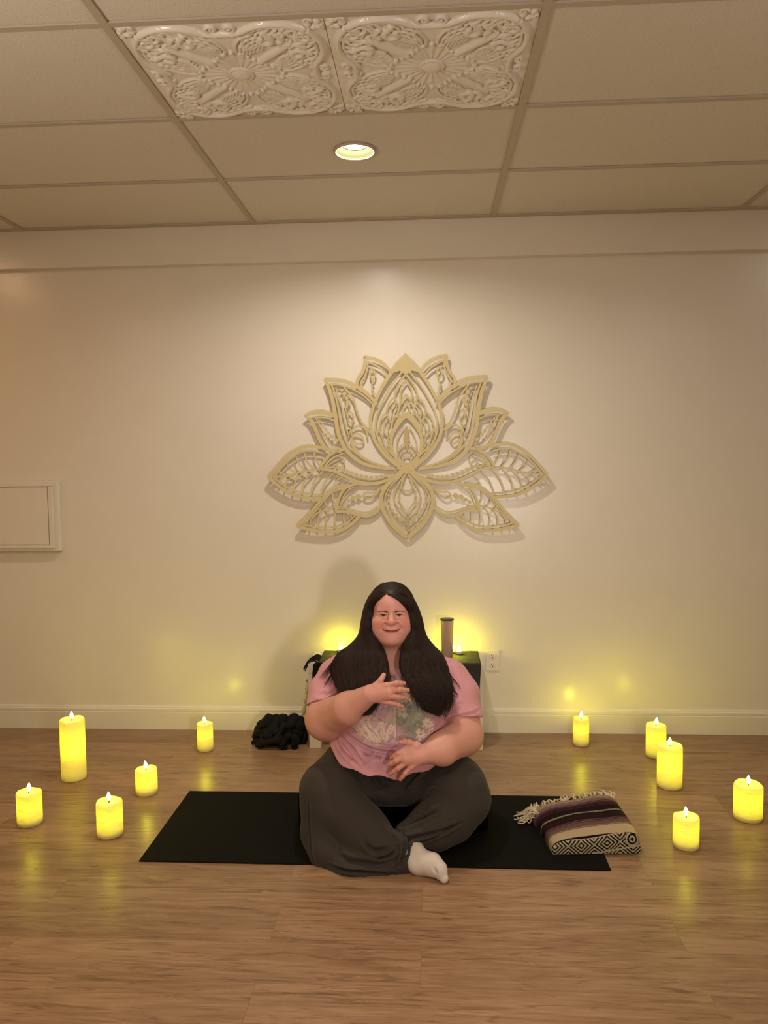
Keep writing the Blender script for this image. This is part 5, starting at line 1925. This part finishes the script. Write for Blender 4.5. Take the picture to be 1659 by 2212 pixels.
TV[:, 2] = np.maximum(TV[:, 2], 0.0008)
pants = local(np_mesh('trousers', TV, TQ, M['pants']))
pants['label'] = 'loose charcoal grey jersey trousers'

# ------------------------------------------------------------------ sock
KF = Field(axis((-0.14, 0.09, 0.0022)), axis((-1.58, -1.36, 0.0022)), axis((-0.002, 0.13, 0.0022)))
KF.chain([(-0.0886, -1.4250, 0.0497), (-0.0539, -1.4470, 0.0382), (-0.0035, -1.4680, 0.0437)], [0.036, 0.0375, 0.0345], 0.02)
KF.chain([(-0.0035, -1.4680, 0.0437), (0.0220, -1.4920, 0.0371), (0.0391, -1.5100, 0.0159)], [0.0335, 0.024, 0.0125], 0.016)
KF.chain([(-0.0393, -1.4550, 0.0193), (0.0139, -1.4870, 0.0243), (0.0343, -1.5090, 0.0120)], [0.022, 0.016, 0.0105], 0.014)
KF.chain([(-0.0856, -1.4100, 0.0590), (-0.0589, -1.4250, 0.0672), (-0.0293, -1.4500, 0.0605)], [0.026, 0.024, 0.020], 0.014)
KF.chain([(-0.0709, -1.4000, 0.0712), (-0.0492, -1.4100, 0.0733), (-0.0376, -1.4300, 0.0634)], [0.014, 0.013, 0.010], 0.008)
KF.chain(smooth_poly([(0.0126, -1.5000, 0.0742), (-0.0003, -1.5100, 0.0562), (0.0090, -1.5150, 0.0361)], 4), np.full(9, 0.002), 0.010, 'cut')
KF.plane_cut((0, 0, 0.0012), (0, 0, -1), (-1, -2, -.01), (1, 0, 0.2))
KF.offset(lambda X, Y, Z: 0.0008 * np.sin(130 * X + 60 * Z), (-0.14, -1.58, 0.002), (0.09, -1.36, 0.13))
KV, KQ = KF.mesh(2)
sock = local(np_mesh('sock', KV, KQ, M['sock']))
sock['label'] = 'white cotton sock'

# ------------------------------------------------------------------ long hair
def hair_stations(side):
    if side < 0:
        inner = [(-0.1733, -1.1500, 0.9428), (-0.1999, -1.1550, 0.9240), (-0.2231, -1.1600, 0.8820), (-0.2285, -1.1680, 0.8299), (-0.2229, -1.1780, 0.7874), (-0.1940, -1.1950, 0.7487), (-0.1735, -1.2220, 0.7164), (-0.1638, -1.2500, 0.6693), (-0.1672, -1.2900, 0.6248), (-0.1856, -1.3050, 0.5739), (-0.2218, -1.3300, 0.5230)]
        outer = [(-0.1958, -1.1000, 0.9598), (-0.2321, -1.0800, 0.9217), (-0.2533, -1.0750, 0.8638), (-0.2631, -1.0750, 0.8140), (-0.2784, -1.0750, 0.7659), (-0.3294, -1.0850, 0.7200), (-0.3690, -1.1100, 0.6910), (-0.3885, -1.1500, 0.6428), (-0.3615, -1.2000, 0.5974), (-0.3276, -1.2550, 0.5643), (-0.2891, -1.3000, 0.5195)]
    else:
        inner = [(-0.1662, -1.1500, 0.9428), (-0.1307, -1.1550, 0.9240), (-0.0938, -1.1600, 0.8820), (-0.0799, -1.1680, 0.8319), (-0.0800, -1.1780, 0.7877), (-0.1045, -1.1950, 0.7489), (-0.1161, -1.2220, 0.7166), (-0.1155, -1.2500, 0.6695), (-0.0837, -1.2920, 0.6259), (-0.0583, -1.3100, 0.5798), (-0.0333, -1.3150, 0.5368)]
        outer = [(-0.1255, -1.1000, 0.9615), (-0.0849, -1.0800, 0.9234), (-0.0619, -1.0750, 0.8694), (-0.0478, -1.0750, 0.8216), (-0.0337, -1.0750, 0.7683), (0.0059, -1.0850, 0.7247), (0.0414, -1.1100, 0.6889), (0.0618, -1.1500, 0.6432), (0.0744, -1.2000, 0.6000), (0.0728, -1.2500, 0.5569), (0.0410, -1.2850, 0.5051)]
    return smooth_poly(inner, 6), smooth_poly(outer, 6)


HA = Acc()
rs = random.Random(3)
for side in (-1, 1):
    I_, O_ = hair_stations(side)
    for i in range(26):
        for Q in (I_, O_):
            hit = bvh.ray_cast(Vector((Q[i][0], -1.6, Q[i][2])), Vector((0, 1, 0)))
            if hit[0] is not None and hit[0].y < -1.05:
                Q[i][1] = min(Q[i][1], hit[0].y - 0.004)
    n = len(I_)
    S = np.linspace(0, 1, n)
    # full core: a lofted lock of elliptical section
    ns = 28
    V = np.zeros((n, ns, 3))
    for i in range(n):
        c = (I_[i] + O_[i]) / 2
        half = (O_[i] - I_[i]) / 2 * (0.97 if S[i] < 0.9 else 0.97 - 2.2 * (S[i] - 0.9))
        thick = 0.020 + 0.006 * math.sin(S[i] * PI)
        nb = np.cross(half, [0, 0, 1.0])
        nb /= max(np.linalg.norm(nb), 1e-9)
        if nb[1] > 0:
            nb = -nb
        for j in range(ns):
            a = 2 * PI * j / ns
            V[i, j] = c + math.cos(a) * half + math.sin(a) * nb * thick - nb * 0.010
    Vf = V.reshape(-1, 3)
    Vf = Vf + (0.0022 * np.sin(np.tile(np.arange(ns), n) * 2.6 + np.repeat(S, ns) * 3))[:, None] * np.array([0, -1, 0])
    F = []
    for i in range(n - 1):
        for j in range(ns):
            k = (j + 1) % ns
            F.append((i * ns + j, i * ns + k, (i + 1) * ns + k, (i + 1) * ns + j))
    HA.add(Vf, F)
    # strands
    for q in range(1300):
        u = rs.random()
        u2 = u
        end = rs.uniform(0.86, 1.0) if rs.random() < 0.75 else rs.uniform(0.66, 0.9)
        m = max(6, int(n * end))
        sp = np.linspace(0, end, 26)
        wav = rs.uniform(-0.06, 0.06)
        ph = rs.uniform(0, 6.28)
        uu = np.clip(u + wav * np.sin(sp * 5 + ph) * sp, -0.03, 1.03)
        I2 = np.stack([np.interp(sp, S, I_[:, d]) for d in range(3)], 1)
        O2 = np.stack([np.interp(sp, S, O_[:, d]) for d in range(3)], 1)
        P = I2 + (O2 - I2) * uu[:, None]
        bul = np.sqrt(np.clip(1 - (2 * uu - 1) ** 2, 0, 1)) * (0.020 + 0.006 * np.sin(sp * PI)) + 0.0105 + rs.uniform(-0.0014, 0.0014)
        nb = np.cross(O2 - I2, np.array([0, 0, 1.0]))
        nb /= np.maximum(np.linalg.norm(nb, axis=1, keepdims=True), 1e-9)
        nb *= np.where(nb[:, 1:2] > 0, -1, 1)
        P = P + nb * (bul - 0.010)[:, None]
        # curl at the tips, flyaways
        tip = np.clip((sp - end + 0.14) / 0.14, 0, 1) ** 2
        P[:, 0] += tip * rs.uniform(-0.018, 0.018)
        P[:, 2] -= tip * rs.uniform(-0.004, 0.012)
        r = rs.uniform(0.0006, 0.0012)
        HA.tube(P, r * np.concatenate([np.full(18, 1.0), np.linspace(1, 0.25, 8)]), 4)
    # wisps fanned over the shoulder and sleeve
    wis = [([(-0.3444, -1.1150, 0.7162), (-0.3772, -1.1500, 0.6738), (-0.4053, -1.1600, 0.6364), (-0.4216, -1.1620, 0.6114)], 50, 0.018),
           ([(-0.3321, -1.1300, 0.7053), (-0.3618, -1.1600, 0.6583), (-0.3881, -1.1700, 0.6157), (-0.4045, -1.1720, 0.5853)], 50, 0.018),
           ([(-0.3356, -1.1700, 0.6611), (-0.3447, -1.1900, 0.6126), (-0.3373, -1.2000, 0.5617), (-0.3259, -1.2100, 0.5379)], 20, 0.010)] if side < 0 else \
          [([(0.0511, -1.1600, 0.6603), (0.0755, -1.1650, 0.6222), (0.1000, -1.1650, 0.5900), (0.1069, -1.1650, 0.5756)], 9, 0.006),
           ([(0.0610, -1.1800, 0.6120), (0.0817, -1.1850, 0.5778), (0.0958, -1.1800, 0.5585), (0.0922, -1.1800, 0.5477)], 9, 0.006),
           ([(0.0598, -1.2200, 0.5704), (0.0661, -1.2400, 0.5326), (0.0553, -1.2500, 0.5006), (0.0483, -1.2500, 0.4812)], 9, 0.006)]
    for pts, cnt, spd in wis:
        for q in range(cnt):
            off = np.array([rs.uniform(-spd, spd), rs.uniform(-0.004, 0.004), rs.uniform(-spd, spd) * 0.5])
            k = rs.uniform(0.7, 1.1)
            P = smooth_poly([np.array(p) + off * (0.3 + 0.7 * i / 3) * k for i, p in enumerate(pts)], 6)
            HA.tube(P, np.linspace(0.0008, 0.0002, len(P)), 4)
# single flyaways against the wall
for pts in ([(-0.0441, -1.0800, 0.8227), (-0.0281, -1.0800, 0.7823), (-0.0121, -1.0800, 0.7492), (-0.0012, -1.0800, 0.7529)],
            [(-0.0582, -1.0800, 0.8685), (-0.0404, -1.0900, 0.8156), (-0.0227, -1.0900, 0.7772)],
            [(-0.2684, -1.0800, 0.7948), (-0.2816, -1.0800, 0.7634), (-0.3067, -1.0900, 0.7361)],
            [(-0.0139, -1.0900, 0.7424), (0.0095, -1.0900, 0.7296), (0.0168, -1.0900, 0.7443)],
            [(-0.2011, -1.1000, 0.9689), (-0.1902, -1.1000, 0.9761), (-0.1795, -1.1000, 0.9688)]):
    P = smooth_poly(pts, 6)
    HA.tube(P, np.linspace(0.0009, 0.0004, len(P)), 4)

# scalp cap with combed strands
CAPC, CAPR = np.array([0, 0.0945, 0.022]), np.array([0.0925, 0.106, 0.1005])


def hairline(x):
    return 0.083 - (1.0 * (-0.0176 - x) if x < -0.0176 else 0.42 * (x + 0.0176))


def skull_y(x, z):
    hit = bvh.ray_cast(Vector(H_.w((x, -0.12, z))), Vector(hb))
    return None if hit[0] is None else H_.inv(np.array([hit[0][:]]))[0][1]


nu, nv = 160, 100
V = []
for i in range(nv + 1):
    th = PI * i / nv
    for j in range(nu):
        a = 2 * PI * j / nu
        d = np.array([math.sin(th) * math.cos(a), math.sin(th) * math.sin(a), math.cos(th)])
        g = 1 + 0.006 * math.sin(a * 26) * math.sin(th)
        p = CAPC + d * CAPR * g
        if p[1] < 0.075:
            y = skull_y(p[0], p[2])
            if p[2] < hairline(p[0]):
                p[1] = max(p[1], (y if y is not None else 0.0) + 0.012)
            elif y is not None:
                p[1] = min(p[1], y - 0.0035)
        V.append(H_.w(p))
F = []
for i in range(nv):
    for j in range(nu):
        k = (j + 1) % nu
        F.append((i * nu + j, i * nu + k, (i + 1) * nu + k, (i + 1) * nu + j))
HA.add(np.array(V), np.array(F))
PX_ = -0.010      # the parting sits a little left of the middle
for side in (-1, 1):
    for q in range(420):
        ph = rs.uniform(0.10, 1.0) ** 0.9 * PI * 0.62          # along the parting, front to crown
        st_d = np.array([PX_ / CAPR[0], -math.cos(ph), math.sin(ph)])
        # fall sideways and slightly back/down
        tgt = np.array([side * 1.0, -0.62 + 0.9 * (ph / (PI * 0.62)) + rs.uniform(-0.05, 0.05), -0.75])
        P = []
        for t in np.linspace(0, 1, 16):
            d = st_d * (1 - t) + tgt * t
            d[2] += 0.55 * math.sin(PI * t) * 0.8
            d[0] += side * 0.25 * math.sin(PI * t)
            d = d / np.linalg.norm(d)
            lift = 1.012 + 0.02 * math.sin(PI * min(1, t * 1.5)) + rs.uniform(-0.002, 0.002)
            p = CAPC + d * CAPR * lift
            if p[1] < 0.06 and p[2] < hairline(p[0]) + 0.003:
                break
            P.append(H_.w(p))
        if len(P) > 3:
            HA.tube(np.array(P), rs.uniform(0.0008, 0.0013), 4)
# hair falling down the back
BK = smooth_poly([H_.w((0, 0.16, 0.02)), H_.w((0, 0.165, -0.05)), (-0.1610, -0.9550, 0.6431), (-0.1646, -0.9050, 0.5322), (-0.1679, -0.8600, 0.4196)], 5)
n = len(BK)
for x0 in np.linspace(-1, 1, 41):
    P = BK + np.array([1, 0, 0]) * x0 * np.linspace(0.080, 0.125, n)[:, None] + np.array([0, -1, 0]) * (abs(x0) ** 2) * np.linspace(0.07, 0.03, n)[:, None]
    HA.tube(P, np.linspace(0.007, 0.004, n), 6)
hair = local(HA.build('hair', M['hair']))
hair['label'] = 'long straight dark brown hair parted in the middle'

# ------------------------------------------------------------------ render look
SC.cycles.use_denoising = True
SC.cycles.max_bounces = 5
SC.cycles.diffuse_bounces = 3
SC.cycles.sample_clamp_indirect = 4.0
SC.cycles.caustics_reflective = False
SC.cycles.caustics_refractive = False
